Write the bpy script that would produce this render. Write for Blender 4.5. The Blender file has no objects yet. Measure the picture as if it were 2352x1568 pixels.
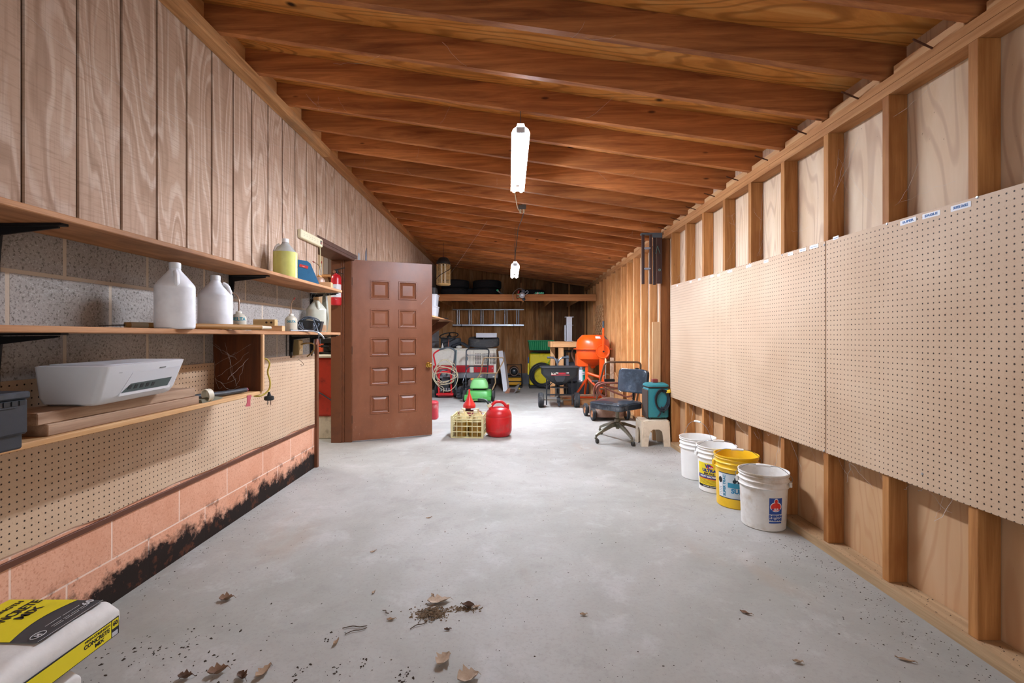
import bpy, bmesh, math, random
from mathutils import Vector, Matrix, Euler
random.seed(7)
C = bpy.context.scene.collection
R = math.radians
EYE = 1.225                      # camera height above the floor
F = 1088.0                       # focal length in pixels of the 2352-wide photo
def W(px, py, Y):                # a photo pixel at depth Y as a point of the room
    return Vector(((px - 1170) / F * Y, Y, EYE - (py - 772) / F * Y))

# ------------------------------------------------------------------ colour / materials
def lin(h):
    h = h.lstrip('#')
    v = [int(h[i:i + 2], 16) / 255 for i in (0, 2, 4)]
    return tuple(x / 12.92 if x <= .04045 else ((x + .055) / 1.055) ** 2.4 for x in v) + (1,)

class NT:
    def __init__(s, name):
        s.m = bpy.data.materials.new(name); s.m.use_nodes = True
        s.t = s.m.node_tree; s.b = s.t.nodes['Principled BSDF']
    def n(s, typ, props=None, **ins):
        nd = s.t.nodes.new(typ)
        for k, v in (props or {}).items(): setattr(nd, k, v)
        for k, v in ins.items():
            key = int(k[1:]) if k[0] == 'i' and k[1:].isdigit() else k.replace('_', ' ')
            s.put(nd.inputs[key], v)
        return nd
    def put(s, sock, v):
        if isinstance(v, bpy.types.NodeSocket): s.t.links.new(v, sock)
        elif isinstance(v, bpy.types.Node): s.t.links.new(v.outputs[0], sock)
        else: sock.default_value = v
    def math(s, op, a, b=0.0, c=None):
        nd = s.n('ShaderNodeMath', {'operation': op}, i0=a, i1=b)
        if c is not None: s.put(nd.inputs[2], c)
        return nd.outputs[0]
    def mix(s, f, a, b, mode='MIX'):
        nd = s.n('ShaderNodeMix', {'data_type': 'RGBA', 'blend_type': mode})
        s.put(nd.inputs[0], f); s.put(nd.inputs[6], a); s.put(nd.inputs[7], b)
        return nd.outputs[2]
    def ramp(s, f, stops):
        nd = s.n('ShaderNodeValToRGB', None, Fac=f)
        e = nd.color_ramp.elements
        while len(e) < len(stops): e.new(.5)
        for q, (p, c) in zip(e, stops): q.position = p; q.color = c if len(c) == 4 else tuple(c) + (1,)
        return nd.outputs[0]
    def step(s, f, a, b):
        return s.n('ShaderNodeMapRange', None, Value=f, From_Min=a, From_Max=b).outputs[0]
    def obj(s, scale=(1, 1, 1), rnd=True):
        tc = s.n('ShaderNodeTexCoord').outputs['Object']
        if rnd:
            oi = s.n('ShaderNodeObjectInfo').outputs['Random']
            k = s.math('MULTIPLY', oi, 37.0)
            tc = s.n('ShaderNodeVectorMath', {'operation': 'ADD'}, i0=tc, i1=k).outputs[0]
        return s.n('ShaderNodeMapping', None, Vector=tc, Scale=scale).outputs[0]
    def noise(s, v, scale=5, detail=4, rough=.6, dist=0.0):
        return s.n('ShaderNodeTexNoise', None, Vector=v, Scale=scale, Detail=detail, Roughness=rough, Distortion=dist).outputs['Fac']
    def grain(s, scale, freq, thin=.55, detail=1.6, dist=.25):
        n = s.noise(s.obj(scale, False), 1.0, detail, .45, dist)
        return s.step(s.math('SINE', s.math('MULTIPLY', n, freq)), thin, 1.0)
    def bump(s, h, strength=.2, dist=.01):
        s.put(s.b.inputs['Normal'], s.n('ShaderNodeBump', None, Height=h, Strength=strength, Distance=dist).outputs[0])
    def fin(s, col, rough=.6, metal=0.0, spec=None):
        s.put(s.b.inputs['Base Color'], col); s.put(s.b.inputs['Roughness'], rough); s.put(s.b.inputs['Metallic'], metal)
        if spec is not None: s.put(s.b.inputs['Specular IOR Level'], spec)
        return s.m

MC = {}
def plain(hexc, rough=.5, metal=0.0, dirt=.12, dcol=None, scale=6, bump=.05, dthr=.55):
    """painted / moulded / metal surface with slight wear"""
    key = (hexc, rough, metal, dirt, dcol, scale, bump, dthr)
    if key in MC: return MC[key]
    t = NT('surface_' + hexc.strip('#') + '_%d' % len(MC))
    v = t.obj()
    n1 = t.noise(v, scale, 5, .62)
    n2 = t.noise(v, scale * 7, 3, .6)
    base = lin(hexc)
    dk = lin(dcol) if dcol else tuple(x * .55 for x in base[:3]) + (1,)
    f = t.math('MULTIPLY', t.step(n1, dthr, dthr + .2), min(1, dirt * 4 if dcol else dirt * 2))
    col = t.mix(f, base, dk)
    lo = tuple(x * (1 - dirt * .6) for x in base[:3]) + (1,)
    col = t.mix(t.step(n2, .35, .7), col, t.mix(.5, col, lo))
    if bump: t.bump(n2, bump, .004)
    rr = t.math('ADD', t.math('MULTIPLY', n1, .2), rough - .1)
    MC[key] = t.fin(col, rr, metal)
    return MC[key]

def wood(name, dark, light, axis='X', rough=.72, knots=.10, var=.25, cross=7, blotch=None, along=.5):
    t = NT(name)
    def sc(a, b):
        return tuple(a if c == axis else b for c in 'XYZ')
    v = t.obj(sc(along, cross)); v2 = t.obj(sc(2.0, 70)); v3 = t.obj(sc(2.2, 6.5))
    n1 = t.noise(v, 2.6, 6, .6, .9)
    n2 = t.noise(v2, 3, 3, .6)
    col = t.ramp(n1, [(.28, lin(dark)), (.5, tuple((a + b) / 2 for a, b in zip(lin(dark), lin(light)))), (.72, lin(light))])
    col = t.mix(t.math('MULTIPLY', t.step(n2, .45, .75), .35), col, lin(dark))
    if knots:
        vo = t.n('ShaderNodeTexVoronoi', None, Vector=v3, Scale=1.0).outputs['Distance']
        rings = t.math('SUBTRACT', 1.0, t.step(vo, knots * .45, knots))
        kn = tuple(x * .28 for x in lin(dark)[:3]) + (1,)
        col = t.mix(t.math('MULTIPLY', rings, .85), col, kn)
    if blotch:
        n4 = t.noise(t.obj(sc(1.0, 2.0)), 1.4, 4, .6)
        col = t.mix(t.math('MULTIPLY', t.step(n4, .52, .66), .8), col, lin(blotch))
    oi = t.n('ShaderNodeObjectInfo').outputs['Random']
    val = t.math('ADD', t.math('MULTIPLY', oi, var * 2), 1 - var)
    hs = t.n('ShaderNodeHueSaturation', None, Color=col, Value=val, Saturation=1.0)
    t.bump(n2, .25, .003)
    return t.fin(hs.outputs[0], rough, 0, .3)

def glow(hexc, strength):
    t = NT('lamp_glow')
    t.put(t.b.inputs['Base Color'], lin(hexc)); t.put(t.b.inputs['Emission Color'], lin(hexc)); t.put(t.b.inputs['Emission Strength'], strength)
    return t.m

def translucent(hexc, rough=.35, trans=.35, sss=.25):
    key = ('tr', hexc, rough, trans)
    if key in MC: return MC[key]
    t = NT('moulded_plastic_' + hexc.strip('#'))
    n = t.noise(t.obj(), 9, 4)
    c = lin(hexc); d = tuple(x * .82 for x in c[:3]) + (1,)
    t.fin(t.mix(t.step(n, .4, .75), c, d), rough)
    t.put(t.b.inputs['Transmission Weight'], trans)
    t.put(t.b.inputs['Subsurface Weight'], sss); t.put(t.b.inputs['Subsurface Radius'], (.03, .03, .03))
    MC[key] = t.m
    return t.m

# ------------------------------------------------------------------ mesh building
def basis(o, x, y):
    x = Vector(x).normalized(); y = Vector(y); y = (y - x * x.dot(y)).normalized(); z = x.cross(y)
    m = Matrix((x, y, z)).transposed().to_4x4(); m.translation = Vector(o)
    return m
def spl(pts, n=6, closed=False):
    """smooth a polyline (Catmull-Rom)"""
    P = [Vector(p) for p in pts]; out = []; m = len(P)
    rng = range(m) if closed else range(m - 1)
    for i in rng:
        a = P[(i - 1) % m] if closed or i > 0 else P[0]
        b, c = P[i], P[(i + 1) % m]
        d = P[(i + 2) % m] if closed or i + 2 < m else P[-1]
        for k in range(n):
            t = k / n
            out.append(.5 * ((2 * b) + (c - a) * t + (2 * a - 5 * b + 4 * c - d) * t * t + (3 * b - a - 3 * c + d) * t ** 3))
    if not closed: out.append(P[-1])
    return out
def rndbend(pts, r, n=4):
    """polyline with its corners rounded"""
    P = [Vector(p) for p in pts]; out = [P[0]]
    for i in range(1, len(P) - 1):
        a, b, c = P[i - 1], P[i], P[i + 1]
        u = (a - b); w = (c - b); q = min(r, u.length * .49, w.length * .49)
        s, e = b + u.normalized() * q, b + w.normalized() * q
        for k in range(n + 1):
            t = k / n
            out.append(s * (1 - t) ** 2 + b * 2 * t * (1 - t) + e * t * t)
    out.append(P[-1]); return out

class M:
    def __init__(s): s.v = []; s.f = []; s.mi = []; s.cur = 0
    def add(s, vs, fs, mat=None):
        b = len(s.v)
        s.v += [mat @ Vector(v) if mat else Vector(v) for v in vs]
        s.f += [tuple(b + i for i in f) for f in fs]; s.mi += [s.cur] * len(fs)
        return s
    def bm(s, bm, mat=None):
        bm.verts.ensure_lookup_table(); bm.verts.index_update()
        s.add([v.co.copy() for v in bm.verts], [[v.index for v in f.verts] for f in bm.faces], mat); bm.free(); return s
    def box(s, lo, hi, bev=0.0, rot=None, mat=None, seg=1):
        lo, hi = Vector(lo), Vector(hi); c = (lo + hi) / 2; d = hi - lo
        bm = bmesh.new(); bmesh.ops.create_cube(bm, size=1)
        for v in bm.verts: v.co = Vector((v.co.x * d.x, v.co.y * d.y, v.co.z * d.z))
        if bev: bmesh.ops.bevel(bm, geom=bm.edges[:], offset=min(bev, min(abs(x) for x in d) * .45), segments=seg, affect='EDGES', profile=.5)
        m = Matrix.Translation(c)
        if rot: m = m @ Euler(rot).to_matrix().to_4x4()
        if mat: m = mat @ m
        return s.bm(bm, m)
    def bar(s, p0, p1, w, h, up=(0, 0, 1), bev=0.0):
        """rectangular bar from p0 to p1: w across, h along up"""
        p0, p1 = Vector(p0), Vector(p1); x = (p1 - p0); L = x.length
        m = basis((p0 + p1) / 2, x, Vector(up).cross(x) if abs(Vector(up).normalized().dot(x.normalized())) < .99 else (0, 1, 0))
        return s.box((-L / 2, -w / 2, -h / 2), (L / 2, w / 2, h / 2), bev, mat=m)
    def tube(s, pts, r, seg=10, closed=False, caps=True):
        P = [Vector(p) for p in pts]; n = len(P)
        rr = r if isinstance(r, (list, tuple)) else [r] * n
        def tan(i):
            a = P[(i - 1) % n] if closed or i > 0 else P[i]; b = P[(i + 1) % n] if closed or i < n - 1 else P[i]
            return (b - a).normalized()
        t0 = tan(0); nrm = t0.orthogonal().normalized(); vs = []; fs = []; prev = t0
        for i in range(n):
            t = tan(i); q = prev.rotation_difference(t); nrm = q @ nrm; nrm = (nrm - t * t.dot(nrm)).normalized(); prev = t
            b = t.cross(nrm)
            for k in range(seg):
                a = 2 * math.pi * k / seg
                vs.append(P[i] + (nrm * math.cos(a) + b * math.sin(a)) * rr[i])
        for i in range(n if closed else n - 1):
            j = (i + 1) % n
            for k in range(seg):
                l = (k + 1) % seg
                fs.append((i * seg + k, i * seg + l, j * seg + l, j * seg + k))
        if caps and not closed:
            fs.append(tuple(reversed(range(seg)))); fs.append(tuple((n - 1) * seg + k for k in range(seg)))
        return s.add(vs, fs)
    def cyl(s, p0, p1, r, r2=None, seg=20):
        return s.tube([p0, p1], [r, r if r2 is None else r2], seg)
    def lathe(s, prof, c=(0, 0, 0), seg=32, axis=(0, 0, 1), mat=None, squash=(1, 1)):
        ax = Vector(axis).normalized(); m = Matrix.Translation(Vector(c)) @ Vector((0, 0, 1)).rotation_difference(ax).to_matrix().to_4x4()
        if mat: m = mat @ m
        vs = []; fs = []; rings = []
        for r, z in prof:
            if r < 1e-6: rings.append([len(vs)]); vs.append((0, 0, z))
            else:
                rings.append(list(range(len(vs), len(vs) + seg)))
                vs += [(r * squash[0] * math.cos(2 * math.pi * k / seg), r * squash[1] * math.sin(2 * math.pi * k / seg), z) for k in range(seg)]
        for a, b in zip(rings, rings[1:]):
            for k in range(seg):
                l = (k + 1) % seg
                if len(a) == 1 and len(b) == 1: continue
                if len(a) == 1: fs.append((a[0], b[l], b[k]))
                elif len(b) == 1: fs.append((a[k], a[l], b[0]))
                else: fs.append((a[k], a[l], b[l], b[k]))
        return s.add(vs, fs, m)
    def prism(s, poly, h0, h1, mat=None):
        """polygon in local xy, extruded along local z"""
        n = len(poly)
        vs = [(x, y, h0) for x, y in poly] + [(x, y, h1) for x, y in poly]
        fs = [tuple(reversed(range(n))), tuple(range(n, 2 * n))] + [(i, (i + 1) % n, n + (i + 1) % n, n + i) for i in range(n)]
        return s.add(vs, fs, mat)
    def loft(s, rings, cap=True):
        n = len(rings[0]); vs = [v for r in rings for v in r]; fs = []
        for i in range(len(rings) - 1):
            for k in range(n):
                l = (k + 1) % n
                fs.append((i * n + k, i * n + l, (i + 1) * n + l, (i + 1) * n + k))
        if cap: fs.append(tuple(reversed(range(n)))); fs.append(tuple((len(rings) - 1) * n + k for k in range(n)))
        return s.add(vs, fs)
    def sphere(s, c, r, sc=(1, 1, 1), u=16, v=10):
        bm = bmesh.new(); bmesh.ops.create_uvsphere(bm, u_segments=u, v_segments=v, radius=r)
        return s.bm(bm, Matrix.Translation(Vector(c)) @ Matrix.Diagonal((*sc, 1)))
    def o(s, name, mat, parent=None, smooth=35, loc=None, link=True):
        me = bpy.data.meshes.new(name)
        L = Vector(loc) if loc else Vector((0, 0, 0))
        me.from_pydata([tuple(v - L) for v in s.v], [], s.f)
        bm = bmesh.new(); bm.from_mesh(me)
        mi = s.mi
        for f, k in zip(bm.faces, mi): f.material_index = k
        bmesh.ops.recalc_face_normals(bm, faces=bm.faces[:]); bm.to_mesh(me); bm.free()
        for x in (mat if isinstance(mat, (list, tuple)) else [mat]): me.materials.append(x)
        if smooth:
            for p in me.polygons: p.use_smooth = True
            me.set_sharp_from_angle(angle=R(smooth))
        ob = bpy.data.objects.new(name, me)
        if link: C.objects.link(ob)
        ob.location = L
        if parent: ob.parent = parent
        return ob

def rrect(w, h, r, n=4, cx=0, cy=0):
    out = []
    for sx, sy, a0 in ((1, 1, 0), (-1, 1, 90), (-1, -1, 180), (1, -1, 270)):
        for k in range(n + 1):
            a = R(a0 + 90 * k / n)
            out.append((cx + sx * (w / 2 - r) + r * math.cos(a), cy + sy * (h / 2 - r) + r * math.sin(a)))
    return out

def tag(o, label, cat, group=None, kind=None):
    o['label'] = label; o['category'] = cat
    if group: o['group'] = group
    if kind: o['kind'] = kind
    return o
def T(name, label, cat, loc=(0, 0, 0), rz=0, group=None):
    o = bpy.data.objects.new(name, None); C.objects.link(o); o.empty_display_size = .05
    o.location = loc; o.rotation_euler = (0, 0, R(rz))
    return tag(o, label, cat, group)
def S(o, label=None):
    o['kind'] = 'structure'
    if label: o['label'] = label
    return o
def dup(root, loc, label, group=None, rz=None):
    r = root.copy(); C.objects.link(r); r.location = loc; r['label'] = label
    if group: r['group'] = group
    if rz is not None: r.rotation_euler = (0, 0, R(rz))
    for ch in list(root.children):
        c = ch.copy(); C.objects.link(c); c.parent = r
        for g in ch.children:
            d = g.copy(); C.objects.link(d); d.parent = c
    return r

def text(s, size, mat, parent, mtx, name='lettering', bold=0.0, ext=.0004, bend=None, width=None, shear=0.0, slant=0.0):
    """flat (or bent) lettering; mtx maps text x, y, outward onto the surface; bend(x, y, z) -> local point"""
    cu = bpy.data.curves.new('t', 'FONT'); cu.body = s; cu.size = size; cu.align_x = 'CENTER'; cu.align_y = 'CENTER'
    cu.extrude = ext; cu.offset = bold; cu.shear = slant; cu.resolution_u = 3
    ob = bpy.data.objects.new('t', cu); C.objects.link(ob)
    me = bpy.data.meshes.new_from_object(ob); bpy.data.objects.remove(ob)
    xs = [v.co.x for v in me.vertices] or [0]
    k = width / (max(xs) - min(xs)) if width and max(xs) > min(xs) else 1
    for v in me.vertices:
        x, y, z = v.co.x * k, v.co.y, v.co.z
        v.co = bend(x, y, z) if bend else mtx @ Vector((x, y, z))
    me.materials.clear(); me.materials.append(mat)
    o = bpy.data.objects.new(name, me); C.objects.link(o)
    if parent: o.parent = parent
    return o

# common finishes
BLACK = plain('#1b1d20', .55); BLKM = plain('#202225', .4, .6); STEEL = plain('#b9bec4', .3, 1.0, .15); CHROME = plain('#cfd3d6', .18, 1.0, .05)
RUBBER = plain('#2a2b2d', .85, 0, .25, '#6b6660', 9, .15); WHITE = plain('#e9e8e4', .45); INK = plain('#15171c', .6, 0, .02); GALV = plain('#aab2ba', .42, .8, .15)
GREY = plain('#8d9094', .5); RUST = plain('#6b4a38', .8, .3, .3, '#3d2a20', 12, .2)
# ================================================================== the room
def RX(y):                        # inner face of the right-hand studs (that wall swings out a little beyond the corner post)
    return 1.81 if y < 5.6 else 1.81 + (y - 5.6) * .02
def ZB(x): return 3.03 - .1565 * (x + 1.78)      # underside of the rafters

BACKY = 12.25; NEAR = -1.6
rafter_m = wood('rafter_lumber', '#7c4524', '#cc874e', 'X', .6, .075, .24, 7)
stud_m = wood('stud_lumber', '#885325', '#c28b52', 'Z', .65, .06, .14, 7, '#8f5828')
farstud_lit_m = wood('far_stud_lumber_lit', '#a87240', '#dea974', 'Z', .65, .06, .16, 7, '#a86f3c')  # lighter copy of the stud lumber: lamplight at the far end put into the colour
plate_m = wood('plate_lumber', '#a06a3c', '#cf9b68', 'Y', .7, .07, .12, 7)
fir_m = wood('pale_fir', '#b98a5c', '#dcb488', 'Y', .7, .06, .1, 7)
firz_m = wood('pale_fir_upright', '#b98a5c', '#dcb488', 'Z', .7, .06, .1, 7)
firx_m = wood('pale_fir_cross', '#b98a5c', '#dcb488', 'X', .7, .06, .1, 7)
shelf_m = wood('shelf_lumber', '#8f5f3a', '#c9966a', 'Y', .65, .07, .08, 6, '#7d5434')
dark_m = wood('dark_stained_board', '#3f1f0c', '#63330f', 'Z', .6, .03, .1, 5)
old_m = wood('weathered_lumber', '#8c6c55', '#c4a78c', 'Y', .8, .05, .1, 7)

# --- floor: old trowelled concrete
t = NT('concrete_floor'); v = t.obj(rnd=False)
big = t.noise(v, .7, 6, .62, .4); mid = t.noise(v, 3.2, 7, .7, .3); fine = t.noise(v, 55, 4, .7); pit = t.noise(v, 160, 2, .5)
col = t.ramp(big, [(.3, lin('#908e87')), (.5, lin('#a2a09a')), (.7, lin('#b2b0ab'))])
col = t.mix(t.math('MULTIPLY', t.step(mid, .55, .72), .55), col, lin('#8b8782'))
col = t.mix(t.math('MULTIPLY', t.step(mid, .46, .30), .35), col, lin('#c4c3c2'))
col = t.mix(t.math('MULTIPLY', t.step(fine, .5, .72), .35), col, lin('#8a857e'))
col = t.mix(t.math('MULTIPLY', t.step(pit, .70, .76), .8), col, lin('#4e4a45'))
stain = t.noise(t.obj((1, .35, 1), False), 1.7, 5, .6)
col = t.mix(t.math('MULTIPLY', t.step(stain, .60, .72), .4), col, lin('#a08a76'))
t.bump(t.math('ADD', fine, mid), .12, .004)
floor_m = t.fin(col, t.math('ADD', t.math('MULTIPLY', mid, .3), .55), 0, .15)
S(M().box((-5.2, NEAR, -.12), (2.3, BACKY + .3, 0)).o('floor', floor_m), 'bare grey concrete garage floor')

# --- roof deck: plywood sheets on the rafters
t = NT('roof_plywood'); v = t.obj((1, .35, 1), False); vv = t.obj((.6, 2.2, 1), False)
wv = t.n('ShaderNodeTexWave', {'wave_type': 'BANDS', 'bands_direction': 'X'}, Vector=t.obj((1.0, .8, 1), False), Scale=2.2, Distortion=9, Detail=3, Detail_Scale=.8)
n1 = t.noise(vv, 3, 6, .65, 1.2)
col = t.ramp(n1, [(.3, lin('#c07c38')), (.5, lin('#de9a4e')), (.72, lin('#eeb56c'))])
col = t.mix(t.math('MULTIPLY', t.grain((.5, 3.2, 1), 150, .3), .55), col, lin('#8a5222'))
kn = t.n('ShaderNodeTexVoronoi', None, Vector=t.obj((2.2, 3.0, 1), False), Scale=1.0).outputs['Distance']
col = t.mix(t.math('SUBTRACT', 1.0, t.step(kn, .04, .085)), col, lin('#2d1607'))
deck_m = t.fin(col, .6, 0, .3)
m = M()
def deckz(x): return ZB(x) + .158
xs = (-2.1, 2.15)
m.add([(x, y, deckz(x) + d) for d in (0, .03) for y in (NEAR, BACKY + .1) for x in xs], [(0, 1, 3, 2), (4, 6, 7, 5), (0, 4, 5, 1), (2, 3, 7, 6), (0, 2, 6, 4), (1, 5, 7, 3)])
S(m.o('ceiling', deck_m), 'orange plywood roof deck above the rafters')

# --- rafters: every one its own board
for i in range(-6, 22):
    yl, yr = 2.79 + .436 * i, 2.70 + .43 * i
    if yl + .05 > BACKY: break
    xa, xb = -1.86, 2.05
    ya = yl + (yr - yl) * (xa + 1.76) / 3.57; yb = yl + (yr - yl) * (xb + 1.76) / 3.57
    vs = []
    for x, y in ((xa, ya), (xb, yb)):
        for dy in (0, .041):
            for dz in (0, .156): vs.append((x, y + dy, ZB(x) + dz))
    m = M().add(vs, [(0, 1, 3, 2), (4, 6, 7, 5), (0, 4, 5, 1), (2, 3, 7, 6), (0, 2, 6, 4), (1, 5, 7, 3)])
    S(m.o('ceiling_beam', rafter_m, loc=(.1, (ya + yb) / 2, ZB(.1) + .078)), 'roof rafter')

# --- left side: ledger, blocking, grooved plywood siding, block wall
S(M().box((-1.80, NEAR, 2.945), (-1.718, 4.55, 3.018), .004).o('trim_1', wood('ledger_lumber', '#8f6338', '#d0a06e', 'Y', .7, .07, .02, 8, '#7a6650'), loc=(-1.78, 1.5, 3.0)), 'rough ledger board under the rafter ends')
S(M().box((-1.80, 4.553, 2.945), (-1.722, BACKY, 3.016), .004).o('trim_2', wood('ledger_lumber_far', '#7a4c28', '#b07c4c', 'Y', .7, .07, .02, 8), loc=(-1.78, 8.5, 3.0)), 'ledger board continuing to the back of the garage')
S(M().box((-1.87, NEAR, 3.02), (-1.80, BACKY, 3.25)).o('trim_3', wood('blocking_lumber', '#c08a50', '#e0b07a', 'Y', .7, .04, .02, 7), loc=(-1.84, 5, 3.15)), 'pale blocking between the rafter ends')

t = NT('grooved_plywood_siding')
v = t.obj((1, 1, .28), False)
wv = t.n('ShaderNodeTexWave', {'wave_type': 'BANDS', 'bands_direction': 'Y'}, Vector=t.obj((1, 1.3, .16), False), Scale=2.6, Distortion=16, Detail=3, Detail_Scale=.8, Detail_Roughness=.55)
streak = t.noise(t.obj((1, 26, .9), False), 2.5, 4, .65); saw = t.noise(t.n('ShaderNodeMapping', None, Vector=t.obj((1, 1, 1), False), Rotation=(R(-28), 0, 0), Scale=(1, 4, 70)).outputs[0], 2.5, 3, .6)
n1 = t.noise(v, 1.4, 4)
col = t.ramp(n1, [(.3, lin('#b0957f')), (.7, lin('#c1a894'))])
col = t.mix(t.math('MULTIPLY', t.grain((1, 3.6, .75), 95, .35), .48), col, lin('#d8c8b9'))
col = t.mix(t.math('MULTIPLY', t.grain((1, 3.6, .75), 47, .8), .35), col, lin('#846550'))
col = t.mix(t.math('MULTIPLY', t.step(streak, .48, .7), .42), col, lin('#8a6f5c'))
col = t.mix(t.math('MULTIPLY', t.step(saw, .5, .7), .35), col, lin('#866c59'))
t.bump(t.math('ADD', streak, saw), .25, .003)
siding_m = t.fin(col, .8, 0, .2)
groove_m = plain('#4a3524', .9)
# one continuous grooved profile: boards 22 cm wide, grooves 1 cm
gy = [1.752 + .2225 * k for k in range(-16, 49)]
DOOR0, DOOR1, DOORH = 4.45, 5.50, 2.10
def siding(y0, y1, z0, z1, name, label, xf=-1.80):
    m = M(); prof = [(y0, xf)]
    for g in gy:
        if y0 + .01 < g - .005 and g + .005 < y1 - .01:
            prof += [(g - .008, xf), (g - .007, xf - .011), (g + .007, xf - .011), (g + .008, xf)]
    prof += [(y1, xf), (y1, xf - .02), (y0, xf - .02)]
    n = len(prof)
    vs = [(x, y, z0) for y, x in prof] + [(x, y, z1) for y, x in prof]
    for i in range(n):
        m.cur = 1 if i < n - 3 and prof[i][1] < xf - .01 and prof[(i + 1) % n][1] < xf - .01 else 0
        m.add([vs[i], vs[(i + 1) % n], vs[n + (i + 1) % n], vs[n + i]], [(0, 1, 2, 3)])
    m.cur = 0
    return S(m.o(name, [siding_m, groove_m], smooth=0), label)
# inner edge line of the siding above the shelf, over the door and beyond it
siding(NEAR, DOOR0, 1.6455, 2.97, 'wall_left_siding', 'grooved beige plywood siding above the upper shelf')
siding(DOOR0, DOOR1, DOORH + .05, 2.97, 'wall_left_siding_over_door', 'grooved siding over the doorway')
siding(DOOR1, BACKY, 1.5, 2.97, 'wall_left_siding_beyond_door', 'grooved siding beyond the open door')

def blockmat(name, cols, y0, z0, mould=False, speck='#4b4640', mort='#9a8f84'):
    t = NT(name); tc = t.n('ShaderNodeTexCoord').outputs['Object']
    sp = t.n('ShaderNodeSeparateXYZ', None, Vector=tc)
    uv = t.n('ShaderNodeCombineXYZ', None, X=t.math('ADD', sp.outputs[1], 44.3 - y0), Y=t.math('ADD', sp.outputs[2], 4.43 - z0))
    br = t.n('ShaderNodeTexBrick', {'offset': .5, 'offset_frequency': 2}, Vector=uv.outputs[0], Scale=1.0, Mortar_Size=.0045 if mould else .0085, Mortar_Smooth=.15, Brick_Width=.443, Row_Height=.2215, Bias=0.0)
    v = t.obj(rnd=False)
    n0 = t.noise(v, 2.2, 5); n1 = t.noise(v, 90, 3, .7); n2 = t.noise(v, 170, 2, .6)
    col = t.ramp(n0, [(.35, lin(cols[0])), (.65, lin(cols[1]))])
    col = t.mix(t.math('MULTIPLY', t.step(n1, .52, .66), .75), col, lin(speck))
    col = t.mix(t.math('MULTIPLY', t.step(n2, .6, .7), .5), col, lin(cols[2]))
    col = t.mix(br.outputs['Fac'], col, lin(mort))
    if mould:
        nz = t.noise(t.obj((1, 1, 1), False), 5.5, 8, .72)
        h = t.step(sp.outputs[2], .24, .0)
        f = t.step(t.math('ADD', nz, t.math('MULTIPLY', h, .62)), .72, .86)
        low = t.step(sp.outputs[2], .235, .20)
        col = t.mix(t.math('MULTIPLY', f, low), col, lin('#241c18'))
        col = t.mix(t.math('MULTIPLY', t.step(t.noise(v, 14, 5), .55, .62), t.math('MULTIPLY', low, .6)), col, lin('#5c3522'))
    hgt = t.math('SUBTRACT', t.math('MULTIPLY', n1, .25), t.math('MULTIPLY', br.outputs['Fac'], 1.0))
    t.bump(hgt, .5, .006)
    return t.fin(col, .9, 0, .15)
grey_block = blockmat('grey_concrete_block', ('#928d88', '#a6a19c', '#cecbc8'), 1.717, 1.464, False, '#4a453f', '#b9ab9a')
salmon_block = blockmat('salmon_painted_block', ('#cd9375', '#dca88c', '#e4b9a1'), 1.947, .203, True, '#bd8264', '#e6c9b6')
white_block = blockmat('white_painted_block', ('#c9ced6', '#d9dde3', '#e6e8ec'), 1.947, .203, False, '#b9bec8', '#aab0ba')
def split_wall(y0, y1, name, label, ms, x0=-2.03, x1=-1.82, top=1.70):
    m = M()
    m.box((x0, y0, 0), (x1, y1, .43)); m.cur = 1; m.box((x0, y0, .43), (x1, y1, top))
    return S(m.o(name, ms, smooth=0), label)
split_wall(NEAR, 4.43, 'wall_left', 'block wall, grey above and salmon paint below the pegboard', [salmon_block, grey_block])
split_wall(5.50, BACKY, 'wall_left_beyond_door', 'white painted block wall beyond the door', [white_block, white_block])

# brown door casing
brown = plain('#6b3d22', .45, 0, .2, '#452413', 5, .08)
S(M().box((-1.835, 4.418, 0), (-1.79, 4.452, 1.235), .003).o('trim_4', brown), 'brown corner board at the end of the block wall')
S(M().box((-2.05, 5.44, 0), (-1.93, 5.505, DOORH), .003).box((-1.932, 5.455, 0), (-1.905, 5.505, DOORH), .003).box((-1.905, 5.47, 0), (-1.822, 5.515, DOORH), .003).o('trim_5', brown), 'brown painted door jamb')
S(M().box((-2.05, 4.44, DOORH), (-1.80, 5.52, DOORH + .035), .003).box((-1.83, 4.44, DOORH + .03), (-1.795, 5.6, DOORH + .075), .003).box((-2.03, 4.44, DOORH + .035), (-1.84, 5.52, 2.6)).o('trim_6', plain('#4f2c17', .6)), 'dark brown head of the doorway')

# --- right side: plywood sheathing, plates, each stud its own board
t = NT('wall_plywood')
wv = t.n('ShaderNodeTexWave', {'wave_type': 'BANDS', 'bands_direction': 'Y'}, Vector=t.obj((1, 1.6, .30), False), Scale=3.4, Distortion=10, Detail=3, Detail_Scale=.8)
n1 = t.noise(t.obj((1, 3, .6), False), 2, 5, .6, .6)
col = t.ramp(n1, [(.3, lin('#d0b596')), (.7, lin('#e3cfb6'))])
col = t.mix(t.math('MULTIPLY', t.grain((1, 3.4, .55), 105, .4), .5), col, lin('#b3937c'))
sp = t.noise(t.obj(rnd=False), 30, 3); col = t.mix(t.math('MULTIPLY', t.step(sp, .7, .76), .6), col, lin('#5b3d22'))
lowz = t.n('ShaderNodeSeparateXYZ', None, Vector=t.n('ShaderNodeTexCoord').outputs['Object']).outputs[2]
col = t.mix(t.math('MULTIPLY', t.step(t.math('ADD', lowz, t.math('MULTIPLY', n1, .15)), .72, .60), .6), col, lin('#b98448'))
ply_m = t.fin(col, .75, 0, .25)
m = M(); ys = [NEAR, 5.6, BACKY + .1]
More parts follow.
